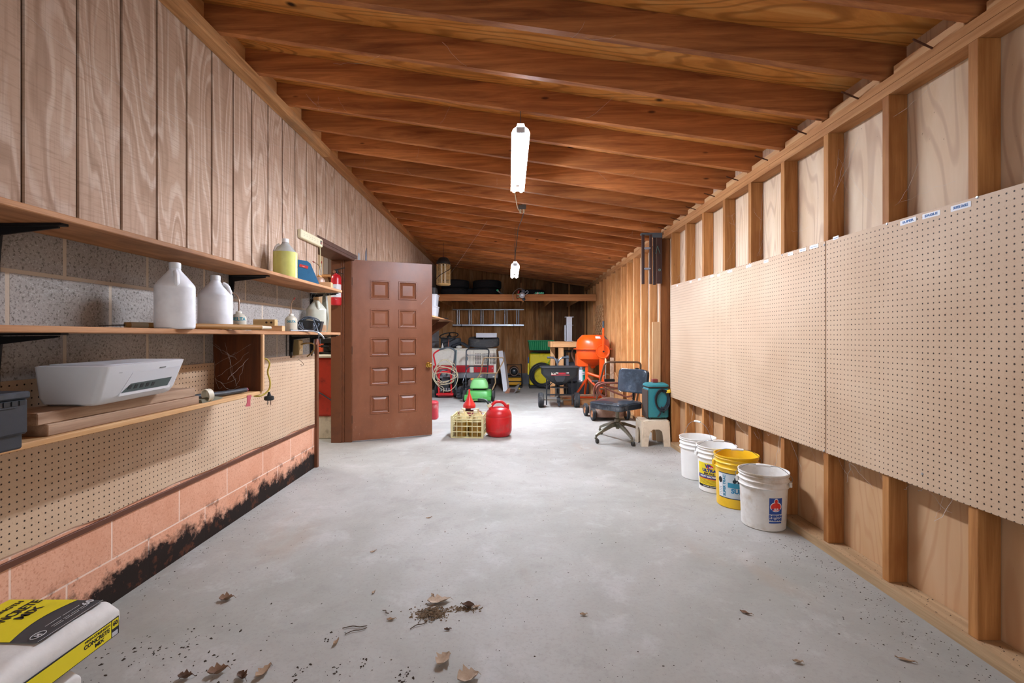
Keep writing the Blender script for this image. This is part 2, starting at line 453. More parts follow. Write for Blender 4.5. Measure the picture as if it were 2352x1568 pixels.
for a, b in zip(ys, ys[1:]):
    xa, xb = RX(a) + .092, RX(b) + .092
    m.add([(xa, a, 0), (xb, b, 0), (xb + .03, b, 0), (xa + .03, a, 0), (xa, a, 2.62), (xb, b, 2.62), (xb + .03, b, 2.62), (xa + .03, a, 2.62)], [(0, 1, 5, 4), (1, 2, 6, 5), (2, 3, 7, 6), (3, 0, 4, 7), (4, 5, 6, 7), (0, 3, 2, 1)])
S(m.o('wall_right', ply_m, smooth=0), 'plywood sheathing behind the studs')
def run(z0, z1, x_in, x_out, y0, y1, name, label, mat):
    m = M(); pts = [y0] + [q for q in (5.6,) if y0 < q < y1] + [y1]
    for a, b in zip(pts, pts[1:]):
        m.add([(RX(a) + x_in, a, z0), (RX(b) + x_in, b, z0), (RX(b) + x_out, b, z0), (RX(a) + x_out, a, z0), (RX(a) + x_in, a, z1), (RX(b) + x_in, b, z1), (RX(b) + x_out, b, z1), (RX(a) + x_out, a, z1)], [(0, 1, 5, 4), (1, 2, 6, 5), (2, 3, 7, 6), (3, 0, 4, 7), (4, 5, 6, 7), (0, 3, 2, 1)])
    return S(m.o(name, mat, smooth=0, loc=(1.85, (y0 + y1) / 2, (z0 + z1) / 2)), label)
run(2.378, 2.418, 0, .09, NEAR, 5.62, 'trim_7', 'lower top plate over the near studs', plate_m)
run(2.42, 2.46, 0, .09, NEAR, 5.55, 'trim_8', 'upper top plate over the near studs', plate_m)
run(2.378, 2.46, .0, .09, 5.65, BACKY, 'trim_9', 'top plate over the far studs', plate_m)
run(0, .05, -.018, .09, NEAR, 5.62, 'baseboard_right', 'dusty bottom plate on the concrete', wood('sill_lumber', '#8f7353', '#c0a27c', 'Y', .85, .05, .02, 7))
run(0, .05, -.01, .09, 5.63, BACKY, 'baseboard_right_far', 'bottom plate of the far studs', wood('sill_lumber_far', '#7d5c3c', '#a8835a', 'Y', .85, .05, .02, 7))
# pale strips on the plate between the rafters
for i in range(-4, 21):
    y0, y1 = 2.70 + .43 * i + .05, 2.70 + .43 * (i + 1) - .012
    x = RX(y0)
    S(M().box((x + .003, y0, 2.46), (x + .03, y1 - random.uniform(0, .04), 2.495 + random.uniform(0, .012)), .002).o('trim_strip', fir_m, loc=(x, (y0 + y1) / 2, 2.48)))
sy = [2.73 + .43 * k for k in range(-8, 23)]
for y in sy:
    if y > BACKY - .1: continue
    x = RX(y); w = .041
    S(M().box((x, y - w, .05), (x + .09, y, 2.378), .002).o('wall_stud', stud_m if y < 5.6 else farstud_lit_m, loc=(x + .045, y - .02, 1.2)), 'bare wall stud')
S(M().box((1.79, 5.60, 0), (1.90, 5.64, 2.378), .003).o('wall_stud_post', wood('corner_post', '#5b3317', '#8a5529', 'Z', .7, .05, .05), loc=(1.83, 5.62, 1.2)), 'dark post where the two stud walls meet')

# --- back wall: dark boards and studs, beam of the loft shelf
t = NT('old_dark_boards')
v = t.obj((2.2, 1, .35), False); n1 = t.noise(v, 2.2, 6, .65, .8); n2 = t.noise(t.obj((40, 1, 1.2), False), 2, 3)
col = t.ramp(n1, [(.3, lin('#83532f')), (.52, lin('#b98453')), (.75, lin('#d8b084'))])
col = t.mix(t.math('MULTIPLY', t.step(n2, .5, .7), .5), col, lin('#3a2112'))
drk = t.noise(t.obj((.8, 1, .5), False), 1.2, 4)
sx = t.n('ShaderNodeSeparateXYZ', None, Vector=t.n('ShaderNodeTexCoord').outputs['Object']).outputs[0]
col = t.mix(t.math('MULTIPLY', t.step(t.math('ADD', drk, t.math('MULTIPLY', sx, .12)), .5, .68), .75), col, lin('#33201a'))
back_m = t.fin(col, .8, 0, .2)
S(M().box((-2.05, BACKY, .26), (2.3, BACKY + .1, 3.3)).o('wall_back', back_m, smooth=0), 'old brown board wall at the back')
S(M().box((-1.82, BACKY - .07, 0), (2.03, BACKY + .1, .27), .004).o('baseboard_back', plain('#6f7176', .85, 0, .2, '#4c4a48', 3, .3)), 'concrete curb under the back wall')
bstud = wood('back_stud_lumber', '#a0683c', '#d49c64', 'Z', .7, .05, .15)
for k in range(9):
    x = W(1050 + 36.7 * k, 700, BACKY).x
    S(M().box((x - .02, BACKY - .045, .27), (x + .02, BACKY + .01, 2.6), .002).o('wall_stud', bstud, loc=(x, BACKY, 1.3)), 'stud on the back wall')
S(M().box((-1.81, 10.36, 1.997), (RX(10.4) - .003, 10.40, 2.144), .003).o('ceiling_beam_loft', wood('loft_beam_lumber', '#a5663a', '#cf8f58', 'X', .65, .04, .02, 7), loc=(0, 10.38, 2.07)), 'beam along the front of the loft shelf')
S(M().box((-1.81, 10.42, 2.115), (RX(11) - .003, BACKY, 2.14)).o('slab_loft', wood('loft_boards', '#3a2314', '#5c3a22', 'X', .8, .04, .02, 7)), 'dark loft shelf boards')
for k, x in enumerate((-1.5, -.9, -.3, .3, .9, 1.5)):
    S(M().box((x - .02, 10.42, 1.99), (x + .02, BACKY, 2.11)).o('ceiling_beam_joist', bstud, loc=(x, 11.3, 2.05)))

# --- room beyond the doorway
t = NT('beige_panelling'); sp = t.n('ShaderNodeSeparateXYZ', None, Vector=t.n('ShaderNodeTexCoord').outputs['Object'])
g = t.math('LESS_THAN', t.math('FRACT', t.math('DIVIDE', t.math('ADD', sp.outputs[0], 20.03), .2)), .04)
n1 = t.noise(t.obj((8, 8, .5), False), 2, 4)
pan_m = t.fin(t.mix(g, t.ramp(n1, [(.3, lin('#cdb397')), (.7, lin('#dcc6ad'))]), lin('#93795f')), .7)
S(M().box((-5.1, 6.6, 0), (-2.03, 6.65, 2.7)).o('wall_far_room_panelling', pan_m), 'beige panelled wall of the next room')
S(M().box((-5.1, 3.3, 0), (-5.05, 6.6, 2.7)).box((-5.1, 3.25, 0), (-2.03, 3.3, 2.7)).o('wall_far_room_sides', pan_m))
S(M().box((-5.1, 3.25, 2.7), (-2.03, 6.65, 2.75)).o('ceiling_far_room', WHITE))

# --- the open door, ten raised panels
d = T('door_1', 'open brown ten-panel door with a brass knob', 'door', (-1.822, 5.487, .012), math.degrees(math.atan2(.361, .869)))
S(d)
DW, DH = .94, 2.10
t = NT('brown_door_paint'); n1 = t.noise(t.obj((1, 1, .6), False), 3, 6, .65); n2 = t.noise(t.obj((30, 30, 3), False), 3, 3); n3 = t.noise(t.obj(rnd=False), 60, 2)
col = t.ramp(n1, [(.3, lin('#744329')), (.6, lin('#8a5437')), (.8, lin('#99664b'))])
zz = t.n('ShaderNodeSeparateXYZ', None, Vector=t.n('ShaderNodeTexCoord').outputs['Object']).outputs[2]
sc = t.noise(t.n('ShaderNodeMapping', None, Vector=t.obj(rnd=False), Rotation=(0, R(35), 0), Scale=(60, 5, 9)).outputs[0], 2, 3)
col = t.mix(t.math('MULTIPLY', t.math('MULTIPLY', t.step(sc, .64, .7), t.step(zz, .5, .05)), .7), col, lin('#b99a83'))
col = t.mix(t.math('MULTIPLY', t.step(n3, .72, .76), .5), col, lin('#b99a83'))
t.bump(n2, .12, .003)
door_m = t.fin(col, t.math('ADD', t.math('MULTIPLY', n1, .25), .24), 0, .5)
m = M()
cols = ((.200, .428), (.530, .752)); rows = [(c - .112, c + .112) for c in (1.760, 1.423, 1.085, .745, .408)]
xs = [0] + [q for c in cols for q in c] + [DW]; zs = [0] + sorted(q for r in rows for q in r) + [DH]
for i in range(len(xs) - 1):
    for j in range(len(zs) - 1):
        if i % 2 == 1 and j % 2 == 1:
            x0, x1, z0, z1 = xs[i], xs[i + 1], zs[j], zs[j + 1]
            rings = []
            for ins, dep in ((0, 0), (.004, -.008), (.014, -.008), (.020, .010), (.026, .012), (.030, .014), (.052, .004)):
                rings.append([(x0 + ins, dep, z0 + ins), (x1 - ins, dep, z0 + ins), (x1 - ins, dep, z1 - ins), (x0 + ins, dep, z1 - ins)])
            m.loft(rings, cap=False); m.add(rings[-1], [(0, 1, 2, 3)])
        else:
            m.add([(xs[i], 0, zs[j]), (xs[i + 1], 0, zs[j]), (xs[i + 1], 0, zs[j + 1]), (xs[i], 0, zs[j + 1])], [(0, 1, 2, 3)])
m.box((0, .016, 0), (DW, .045, DH)); m.box((0, 0, -.0), (.002, .044, DH)); m.box((DW - .002, 0, 0), (DW, .044, DH)); m.box((0, 0, DH - .002), (DW, .044, DH))
m.o('door_leaf', door_m, d, smooth=20)
brass = plain('#c9a24a', .22, 1.0, .05)
m = M().lathe([(0, 0), (.034, 0), (.034, .006), (.03, .010), (.013, .014), (.012, .035), (.02, .042), (.029, .052), (.030, .064), (.024, .073), (.008, .076), (0, .076)], (.893, 0, .862), 24, (0, -1, 0))
m.o('door_knob', brass, d)
for z in (.25, 1.05, 1.85):
    M().cyl((-.004, -.006, z - .045), (-.004, -.006, z + .045), .007).o('hinge', plain('#4a2d1c', .5, .3), d)
# ================================================================== pegboards
def pegmat(name, base, base2):
    t = NT(name); tc = t.n('ShaderNodeTexCoord').outputs['Object']
    sp = t.n('ShaderNodeSeparateXYZ', None, Vector=tc); p = .0268
    def cell(s): return t.math('SUBTRACT', t.math('FRACT', t.math('ADD', t.math('DIVIDE', s, p), 400.5)), .5)
    a, b = cell(sp.outputs[1]), cell(sp.outputs[2])
    d = t.math('SQRT', t.math('ADD', t.math('MULTIPLY', a, a), t.math('MULTIPLY', b, b)))
    v = t.obj(rnd=False); nz = t.noise(v, 34, 3); n0 = t.noise(v, 1.6, 5); n2 = t.noise(v, 120, 2)
    hole = t.math('SUBTRACT', 1.0, t.step(t.math('SUBTRACT', d, t.math('MULTIPLY', t.step(nz, .55, .8), .06)), .105, .135))
    col = t.ramp(n0, [(.35, lin(base)), (.65, lin(base2))])
    col = t.mix(t.math('MULTIPLY', t.step(n2, .55, .75), .25), col, lin('#8c6c4c'))
    sc = t.noise(t.obj((1, 1, 1), False), 9, 6, .7)
    col = t.mix(t.math('MULTIPLY', t.step(sc, .69, .74), .45), col, lin('#8f6a3e'))
    col = t.mix(hole, col, lin('#2c1c10'))
    t.bump(t.math('MULTIPLY', hole, -1.0), .6, .004)
    return t.fin(col, .55, 0, .35)
peg_m = pegmat('tan_pegboard', '#bea184', '#ccb296')
def sheet(name, pts, x0, x1, label, cat='pegboard', group=None, rag=0):
    """pegboard sheet: pts = (y, zbottom, ztop) stations along the wall"""
    m = M(); n = len(pts); vs = []
    for y, a, b in pts: vs += [(x0, y, a), (x0, y, b), (x1, y, b), (x1, y, a)]
    fs = []
    for i in range(n - 1):
        for k in range(4): fs.append((i * 4 + k, i * 4 + (k + 1) % 4, i * 4 + 4 + (k + 1) % 4, i * 4 + 4 + k))
    fs += [(0, 1, 2, 3), tuple(4 * (n - 1) + k for k in (3, 2, 1, 0))]
    return tag(m.add(vs, fs).o(name, peg_m, smooth=0), label, cat, group)
pegfar = sheet('pegboard', [(5.29, .548, 1.792), (4.2, .555, 1.775), (2.700, .562, 1.767)], 1.800, 1.8085, 'pegboard sheet on the studs reaching to the corner post, handwritten tags along its top', group='pegboard sheets on the stud wall')
pegnear = sheet('pegboard', [(2.692, .562, 1.767), (1.6, .563, 1.761), (.4, .565, 1.758)], 1.800, 1.8085, 'pegboard sheet on the studs above the open plywood bays, nearest the garage front', group='pegboard sheets on the stud wall')
# left pegboard, its lower edge a little wavy
st = []
for k in range(24):
    y = .9 + (4.405 - .9) * k / 23
    st.append((y, .418 + .006 * math.sin(k * 1.3) + .004 * math.sin(k * 2.9) + .012 * (4.4 - y) / 3, 1.063))
sheet('pegboard', st, -1.8185, -1.811, 'long low pegboard on the block wall under the shelves')
S(M().box((-1.8195, .9, .385), (-1.808, 4.41, .41), .002).o('trim_10', plain('#5a3018', .6), smooth=0), 'dark strip under the pegboard')

PAPER = plain('#e9ecee', .7, 0, .05); PEN = plain('#5b7fb0', .8, 0, 0)
def tapelabel(par, y, z, L, h, s, lab, tilt=0):
    b = M().prism(rrect(L, h, .002, 1), 0, .0008, basis((1.7995, y, z), (0, -1, tilt), (0, 0, 1))).o('paper_tag', PAPER, par, smooth=0)
    b['label'] = lab
    if s: text(s, h * .62, PEN, b, basis((1.7983, y, z), (0, -1, tilt), (0, 0, 1)), bold=.0006, width=L * .72)
    return b
def onpeg(px, py): z = 1.798 * F / (px - 1170); return z, EYE - (py - 772) / F * z
tags = [(2085, 508, .085, .022, 'SUPER', 'paper tag with SUPER written in blue on the pegboard'), (2138, 493, .085, .022, 'EAGLE', 'paper tag with EAGLE written in blue on the pegboard'),
        (2206, 474, .085, .023, 'SUPER EAGLE', 'paper tag with SUPER EAGLE written in blue on the pegboard'), (1919, 546, .045, .018, '--', 'small paper tag just past the joint of the two pegboard sheets'),
        (1869, 566, .08, .022, '--- -----', 'paper tag nearest the joint on the far pegboard sheet'), (1843, 574, .065, .02, '--- ---', 'second paper tag from the joint on the far pegboard sheet'),
        (1815, 583, .055, .02, '--- --', 'third paper tag from the joint on the far pegboard sheet'), (1759, 600, .06, .02, '--- -', 'fourth paper tag from the joint on the far pegboard sheet'),
        (1719, 611, .08, .02, '--- --', 'fifth paper tag from the joint on the far pegboard sheet'), (1676, 623, .08, .02, '---- --', 'sixth paper tag from the joint on the far pegboard sheet'),
        (1650, 632, .05, .018, '', 'seventh paper tag from the joint, blank, with a folded corner'), (1635, 634, .06, .018, '---', 'eighth paper tag from the joint on the far pegboard sheet'),
        (1606, 641, .055, .018, '--', 'ninth paper tag from the joint on the far pegboard sheet'), (1586, 647, .05, .018, '--', 'second paper tag from the corner post end of the pegboard'),
        (1555, 656, .035, .016, '', 'paper tag closest to the corner post, torn and blank')]
for px, py, L, h, s, lab in tags:
    y, z = onpeg(px, py); tapelabel(pegfar if y > 2.695 else pegnear, y, z, L, h, s, lab, random.uniform(-.02, .02))
for px, py in ((2244, 453), (2037, 514), (1893, 562), (1796, 586), (1722, 606), (2118, 1088), (1892, 1035)):
    y, z = onpeg(px, py)
    M().lathe([(0, .0035), (.004, .003), (.006, .0008), (.006, 0)], (1.7995, y, z), 10, (-1, 0, 0)).o('nail_head', STEEL, pegfar if y > 2.695 else pegnear)

# ================================================================== left shelves
sh1 = T('wall_shelf', 'upper plank shelf on black brackets, carrying the yellowish jug', 'shelf', (-1.67, 2.6, 1.622), 0)
m = M().box((-.148, -4.2, 0), (.144, 1.725, .022), .003); m.o('plank', shelf_m, sh1)
sh2 = T('wall_shelf', 'middle plank shelf at eye height carrying two white jugs', 'shelf', (-1.67, 2.6, 1.237), 0)
M().box((-.148, -4.2, 0), (.125, 1.735, .023), .003).o('plank', shelf_m, sh2)
iron = plain('#1d1c1e', .5, .5)
def bracket(par, y, drop, depth=.25):
    y -= 2.6
    m = M().bar((-.145, y, -.006), (-.148 + depth, y, -.004), .03, .008).bar((-.145, y, -.002), (-.145, y, -drop), .03, .008, (1, 0, 0))
    m.prism([(-.142, -drop * .75), (-.138, -.012), (-.15 + depth * .93, -.010), (-.15 + depth * .93, -.016), (-.12, -.04), (-.13, -drop * .75)], -.004, .004, basis((0, y, 0), (1, 0, 0), (0, 0, 1)))
    m.o('bracket', iron, par)
for y in (1.67, 3.085, 4.34): bracket(sh1, y, .2)
for y in (1.67, 3.93, 4.34): bracket(sh2, y, .19)
sh3 = T('wall_shelf', 'lower plank shelf with the printer, ending at a dark upright board', 'shelf', (-1.67, 1.5, .868), 0)
M().box((-.148, -3.0, 0), (.144, 1.425, .021), .003).o('plank', wood('pale_shelf_lumber', '#b88652', '#dcb787', 'Y', .65, .05, .05, 6), sh3)
M().box((-.148, 1.405, .021), (.144, 1.425, .369), .002).o('end_board', dark_m, sh3)
M().box((.144, 1.404, .021), (.158, 1.426, .369), .002).o('edge_strip', firz_m, sh3)

# ---- plastic gallon jugs
JUG = translucent('#f3f6fb', .35, .04, .3); JUGCLEAR = translucent('#e9ecec', .25, .6, .1)
def jug(loc, label, rz, mat, cap, liquid=None, k=1.0, level=.5, h=.315):
    j = T('plastic_jug', label, 'jug', loc, rz, 'gallon jugs on the plank shelves')
    r = .0815 * k; H = h / .315
    # body: rounded square shoulders, pyramid top, hollow handle
    def ring(z, w, q): return [(x, y, z) for x, y in rrect(2 * w, 2 * w, q, 6)]
    zs = [(0, r * .92, r * .8), (.006, r * .985, r * .84), (.016, r, r * .86), (.195, r, r * .86), (.203, r * .985, r * .84), (.215, r * .90, r * .78), (.248, r * .6, r * .55), (.275, r * .33, r * .32), (.285, .023, .0229), (.292, .021, .0209)]
    m = M().loft([ring(z * H, w, q) for z, w, q in zs])
    m.o('body', mat, j)
    zt = .262 * H
    m = M().tube(rndbend([(0, -.02 - .018, .268 * H), (0, -.052 - .008, .256 * H), (0, -r * .93, .212 * H), (0, -r * .80, .196 * H)], .02), .0115, 10)
    m.o('handle', mat, j)
    m = M().lathe([(.020, .286 * H), (.0245, .287 * H), (.0245, .310 * H), (.0225, .315 * H), (0, .315 * H)], seg=28)
    m.o('cap', cap, j)
    if liquid:
        rr = r * 1.004
        M().loft([[(x, y, z) for x, y in rrect(2 * rr, 2 * rr, rr * .86, 6)] for z in (.012, level * h)]).o('liquid', liquid, j)
    return j
CAPW = plain('#dfe1e2', .5)
jug((-1.592, 2.255, 1.26), 'large white plastic jug nearest the camera on the middle shelf', 40, JUG, CAPW)
jug((-1.638, 2.640, 1.26), 'white plastic jug with its handle hole showing, just beyond the first', 102, JUG, CAPW, h=.303)
yel = translucent('#dcdc7c', .3, .25, .2)
jug((-1.655, 3.50, 1.644), 'clear jug of pale yellow liquid on the upper shelf', -75, JUGCLEAR, CAPW, yel, .99, .66, .30)
jug((-1.700, 4.17, 1.26), 'cloudy jug with brownish dregs behind the black charger', 35, translucent('#e3e4d2', .3, .4, .2), plain('#c9a06a', .6), translucent('#cfa67e', .3, .4, .2), 1.0, .2, .31)

# ---- oil bottles with bent metal spouts
def oiler(loc, label, r, h, tip, mat, liq, red='#8a1d1a', txt=None, rz=0, lvl=.6, two=False):
    b = T('oil_bottle', label, 'bottle', loc, rz, 'squeeze oil bottles with metal spouts')
    M().lathe([(0, 0), (r * .9, 0), (r, .006), (r, h * .66), (r * .93, h * .76), (r * .66, h * .87), (r * .34, h * .93), (r * .34, h), (0, h)], seg=28).o('body', mat, b)
    M().lathe([(0, .003), (r * .95, .003), (r * .95, h * lvl), (0, h * lvl)], seg=24).o('oil', liq, b)
    M().lathe([(r * .40, h * .93), (r * .40, h * 1.02), (r * .15, h * 1.05), (0, h * 1.05)], seg=16).o('collar', plain('#e6e2d6', .5) if not two else plain('#c98a3c', .5), b)
    for q in range(2 if two else 1):
        if two and q: pts = [(.012, 0, h * 1.0), (.016, 0, h + (tip[1] - h) * .5), (.018, 0, tip[1] * .97)]
        else: pts = spl([(0, 0, h), (0, 0, h + (tip[1] - h) * .55), (tip[0] * .25, 0, h + (tip[1] - h) * .8), (tip[0], 0, tip[1])], 5)
        M().tube(pts, [.0042] * (len(pts) - 1) + [.0026], 8).o('spout', CHROME if two else plain('#a98f78', .35, .8), b)
        M().tube([Vector(pts[-1]) + (Vector(pts[-2]) - Vector(pts[-1])).normalized() * .004, Vector(pts[-1]) - (Vector(pts[-2]) - Vector(pts[-1])).normalized() * .016], [.005, .0035], 8).o('spout_cap', plain(red, .5), b)
    if txt:
        for s, z, sz, col in txt:
            text(s, sz, plain(col, .6, 0, 0), b, None, bold=.0008, bend=lambda x, y, zz, R_=r + .0006, z0=z: Vector(((R_ + zz) * math.sin(x / R_), -(R_ + zz) * math.cos(x / R_), z0 + y)))
    return b
cream = translucent('#dcd6c2', .4, .3, .2)
oiler((-1.705, 2.985, 1.26), 'grey squeeze bottle with blue lettering beside the second white jug', .043, .118, (-.045, .245), cream, translucent('#c9c6bc', .3, .3), txt=[('DELTA', .072, .030, '#2a8fa3'), ('5', .028, .034, '#1c1e22')], rz=25)
oiler((-1.705, 3.70, 1.26), 'small squeeze bottle half full of dark oil beyond the wooden blocks', .045, .135, (.02, .255), cream, translucent('#b7a987', .3, .3), txt=[('DELTA', .078, .022, '#2a8fa3'), ('----', .020, .016, '#2f7f90')], rz=25, lvl=.45)
ob = oiler((-1.715, 4.28, 1.644), 'amber squeeze bottle with two metal spouts at the upper shelf end', .046, .125, (-.05, .25), translucent('#c9a48a', .3, .3), translucent('#b96a48', .3, .3), two=True)
m = M().prism([(-.035, 0), (.035, 0), (0, .045)], -.0005, .0005, basis((0, -.0458, .03), (1, 0, 0), (0, 0, 1)))

# ---- long wooden handle with a spike, blocks, rod
h_ = T('pole_handle', 'long round wooden handle with a thin spike lying along the shelf edge', 'tool handle', (-1.757, 2.165, 1.2765), -26.3)
M().tube([(0, .0, 0), (0, .4, 0), (0, .68, 0)], [.0135, .015, .0155], 14).o('shaft', wood('smooth_handle', '#8a6236', '#b48850', 'Y', .5, 0, .05, 8), h_)
M().tube([(0, .68, 0), (0, .69, 0), (0, .745, -.001)], [.0155, .0095, .0085], 12).o('end_plug', plain('#ddd2bb', .6), h_)
M().tube([(0, -.10, -.004), (0, 0, 0)], [.0012, .003], 8).o('spike', BLKM, h_)
M().tube([(0, .02, 0), (0, .09, 0)], .0146, 14).o('paper_band', plain('#b9a98c', .8), h_)
def block(loc, size, rz, label, holes=()):
    b = T('wood_block', label, 'wood block', loc, rz, 'small wood blocks on the shelves')
    M().box((-size[0] / 2, -size[1] / 2, 0), (size[0] / 2, size[1] / 2, size[2]), .002).o('block', firx_m if not holes else wood('yellowed_pine', '#a98a55', '#cdb483', 'X', .7, .02, .1, 6), b)
    for x in holes:
        M().cyl((x, -size[1] / 2 - .0006, size[2] * .5), (x, -size[1] / 2 + .004, size[2] * .5), .007, seg=14).o('hole', plain('#2a1c10', .9), b)
    return b
block((-1.645, 3.235, 1.26), (.19, .09, .036), 14, 'flat wood block on the middle shelf under a drilled one', ())
block((-1.665, 3.235, 1.296), (.135, .085, .044), 14, 'wood block with drilled holes stacked on a flat block', (.015, .045))
block((-1.63, 4.18, 1.644), (.125, .06, .055), 6, 'pale wood block lying in front of the amber bottle')
tag(M().tube(rndbend([(-1.555, 3.36, 1.2658), (-1.535, 3.62, 1.266), (-1.500, 3.70, 1.262), (-1.49, 3.78, 1.225), (-1.487, 3.80, 1.205)], .05), .0055, 8).o('bent_rod', STEEL), 'thin bent steel rod hanging over the middle shelf edge', 'rod')

# ---- charger with wound cords
ch = T('battery_charger', 'small black charger wrapped in its own dark cords', 'charger', (-1.615, 3.85, 1.26), 12)
M().prism([(-.085, 0), (.075, 0), (.095, .085), (-.07, .095)], -.045, .05, basis((0, 0, 0), (1, 0, 0), (0, 0, 1))).o('case', BLACK, ch)
cm = plain('#59626e', .4)
for k in range(9):
    a = random.uniform(-.4, .4); rx, rz = random.uniform(.05, .085), random.uniform(.045, .062)
    pts = [Vector((-.01 + rx * math.cos(q) * math.cos(a) + .01 * math.sin(3 * q + k), rx * math.cos(q) * math.sin(a) - .052 * (1 if math.sin(q) < .3 else .4) + .01 * math.cos(2 * q + k), .062 + rz * math.sin(q))) for q in [2 * math.pi * i / 18 for i in range(18)]]
    M().tube(spl(pts, 2, True), .0042, 6, True).o('cord_loop', cm, ch)
M().tube(spl([(.03, -.06, .10), (.055, -.085, .05), (.075, -.105, 0), (.082, -.115, -.03), (.08, -.115, -.06)], 5), .0042, 6).o('lead', cm, ch)
for s in (-1, 1):
    M().tube([(.08 + .008 * s, -.115, -.055), (.078 + .014 * s, -.115, -.10)], [.006, .004], 8).o('clip', plain('#b98a86' if s < 0 else '#3a3d44', .5, .3), ch)

# ---- blue case leaning on the siding
bc = T('tapered_case', 'blue tapered case with a red and white label leaning on the siding', 'case', (-1.655, 3.82, 1.644), 20)
mt = basis((0, .03, 0), (1, 0, 0), (0, .17, 1))
M().prism([(-.095, 0), (.115, 0), (.045, .175), (.02, .195), (-.075, .205), (-.09, .195)], -.02, .02, mt).o('shell', plain('#2b6a94', .8, 0, .2, None, 20, .2), bc)
M().prism([(-.04, .145), (.025, .128), (.03, .150), (-.035, .167)], .0202, .0222, mt).o('label', plain('#c9403f', .5), bc)
text("---", .02, WHITE, bc, basis(mt @ Vector((-.005, .1475, .0226)), (1, 0, -.26), (.26, .17, 1)), bold=.0006)

# ---- power strip on the siding
ps = T('power_strip', 'cream power strip mounted slanting on the siding above the doorway', 'power strip', (-1.80, 4.02, 2.063), 0)
mt = basis((.0, 0, 0), (0, .46, -.0), (0, 0, 1))
M().box((0, 0, 0), (.035, .46, .075), .006).o('housing', plain('#ddd6b4', .5), ps)
for k in range(6):
    m = M()
    for dz in (.028, .047): m.box((.0345, .05 + k * .055, dz - .001), (.0358, .060 + k * .055, dz + .001))
    m.box((.0345, .068 + k * .055, .036), (.0358, .072 + k * .055, .040))
    m.o('socket', plain('#4c473a', .6), ps)
M().box((.034, .405, .022), (.041, .425, .056), .001).o('rocker_switch', plain('#221f1f', .5), ps)
M().box((.040, .408, .028), (.0418, .422, .040)).o('switch_mark', plain('#b02a25', .5), ps)
M().tube(spl([(.015, .445, .002), (.016, .45, -.1), (.012, .445, -.22), (.012, .41, -.33), (.01, .39, -.415)], 5), .0045, 8).o('cord', plain('#cfc79c', .6), ps)

# ---- printer on two lengths of lumber
def lumber(lo, hi, label, bev=.003, mat=old_m):
    c = (Vector(lo) + Vector(hi)) / 2
    b = M().box(lo, hi, bev).o('lumber_board', mat, loc=c)
    return tag(b, label, 'board', 'short boards under the printer')
lumber((-1.70, 1.585, .889), (-1.545, 2.36, .929), 'lower of the two weathered boards under the printer')
lumber((-1.71, 1.56, .929), (-1.555, 2.345, .970), 'upper of the two weathered boards, right under the printer')
pr = T('printer', 'white all-in-one printer with an open paper slot, perched on two boards', 'printer', (-1.60, 1.70, .970), 0)
PW = plain('#d3d6da', .4, 0, .05)
rings = []
for z, f, b_, e in ((0, .085, -.085, .03), (.008, .098, -.1, .015), (.03, .112, -.108, .008), (.135, .150, -.115, 0), (.145, .152, -.115, -.002), (.147, .146, -.112, .004)):
    pts = rrect(.42 - 2 * e, f - b_, .022, 4, .21, 0)
    rings.append([((f + b_) / 2 - y, x, z + .008 * (x / .42)) for x, y in pts])
M().loft(rings).o('body', PW, pr)
def pf(y, z, out=.0006):           # point on the slanted front face
    x = .112 + (.150 - .112) * (z - .03) / .105
    return (x + out, y, z + .008 * (y / .42))
def patch(poly, name, mat, out=.001, par=pr):
    n = len(poly); m = M().add([pf(y, z, out) for y, z in poly] + [pf(y, z, out - .004) for y, z in poly], [tuple(range(n)), tuple(reversed(range(n, 2 * n)))] + [(i, (i + 1) % n, n + (i + 1) % n, n + i) for i in range(n)])
    return m.o(name, mat, par, smooth=0)
patch([(.105, .012 + .02), (.385, .032), (.395, .118), (.135, .112)], 'access_door', plain('#cfd2d7', .4, 0, .04), .0012)
patch([(.11, .036), (.355, .036), (.365, .072), (.145, .068)], 'paper_slot', plain('#43514f', .5), .0018)
for k in range(5): patch([(.135 + k * .03, .046), (.150 + k * .03, .046), (.152 + k * .03, .062), (.137 + k * .03, .062)], 'roller', plain('#14181a', .5), .0030)
patch([(.10, .024), (.365, .026), (.365, .036), (.10, .034)], 'output_tray', plain('#e8eaee', .35), .007)
patch([(.272, .117), (.305, .118), (.305, .123), (.272, .122)], 'latch', plain('#7b8080', .5), .002)
text('----', .012, plain('#8b9095', .5, 0, 0), pr, basis(pf(.075, .118, .0012), (0, 1, .02), (.36, 0, 1)))
M().prism(rrect(.225, .36, .02, 4, .02, .21), .146, .1515).o('scanner_lid', plain('#c2c6cc', .35), pr)
# ---- car battery
ba = T('car_battery', 'black car battery at the near end of the lower shelf', 'battery', (-1.58, 1.31, .889), 0)
BK = plain('#2b3038', .5, 0, .25, '#4a4f58', 8, .08)
m = M().box((-.125, -.13, 0), (.122, .112, .05), .006).box((-.13, -.135, .045), (.135, .115, .15), .006); m.o('case', BK, ba)
M().box((-.135, -.14, .150), (.14, .118, .172), .005).o('lid', BK, ba)
m = M()
for k in range(4): m.box((.1345, .02 + .022 * k, .132), (.1375, .036 + .022 * k, .146))
m.o('vent_slot', plain('#0f1114', .6), ba)
M().box((.134, -.1, .126), (.139, .08, .130), .001).o('rib', BK, ba)
M().lathe([(0, .02), (.012, .02), (.0125, .014), (.015, .0), (0, 0)], (.07, .05, .172), 16).o('terminal', plain('#9a9ca0', .6, .7), ba)
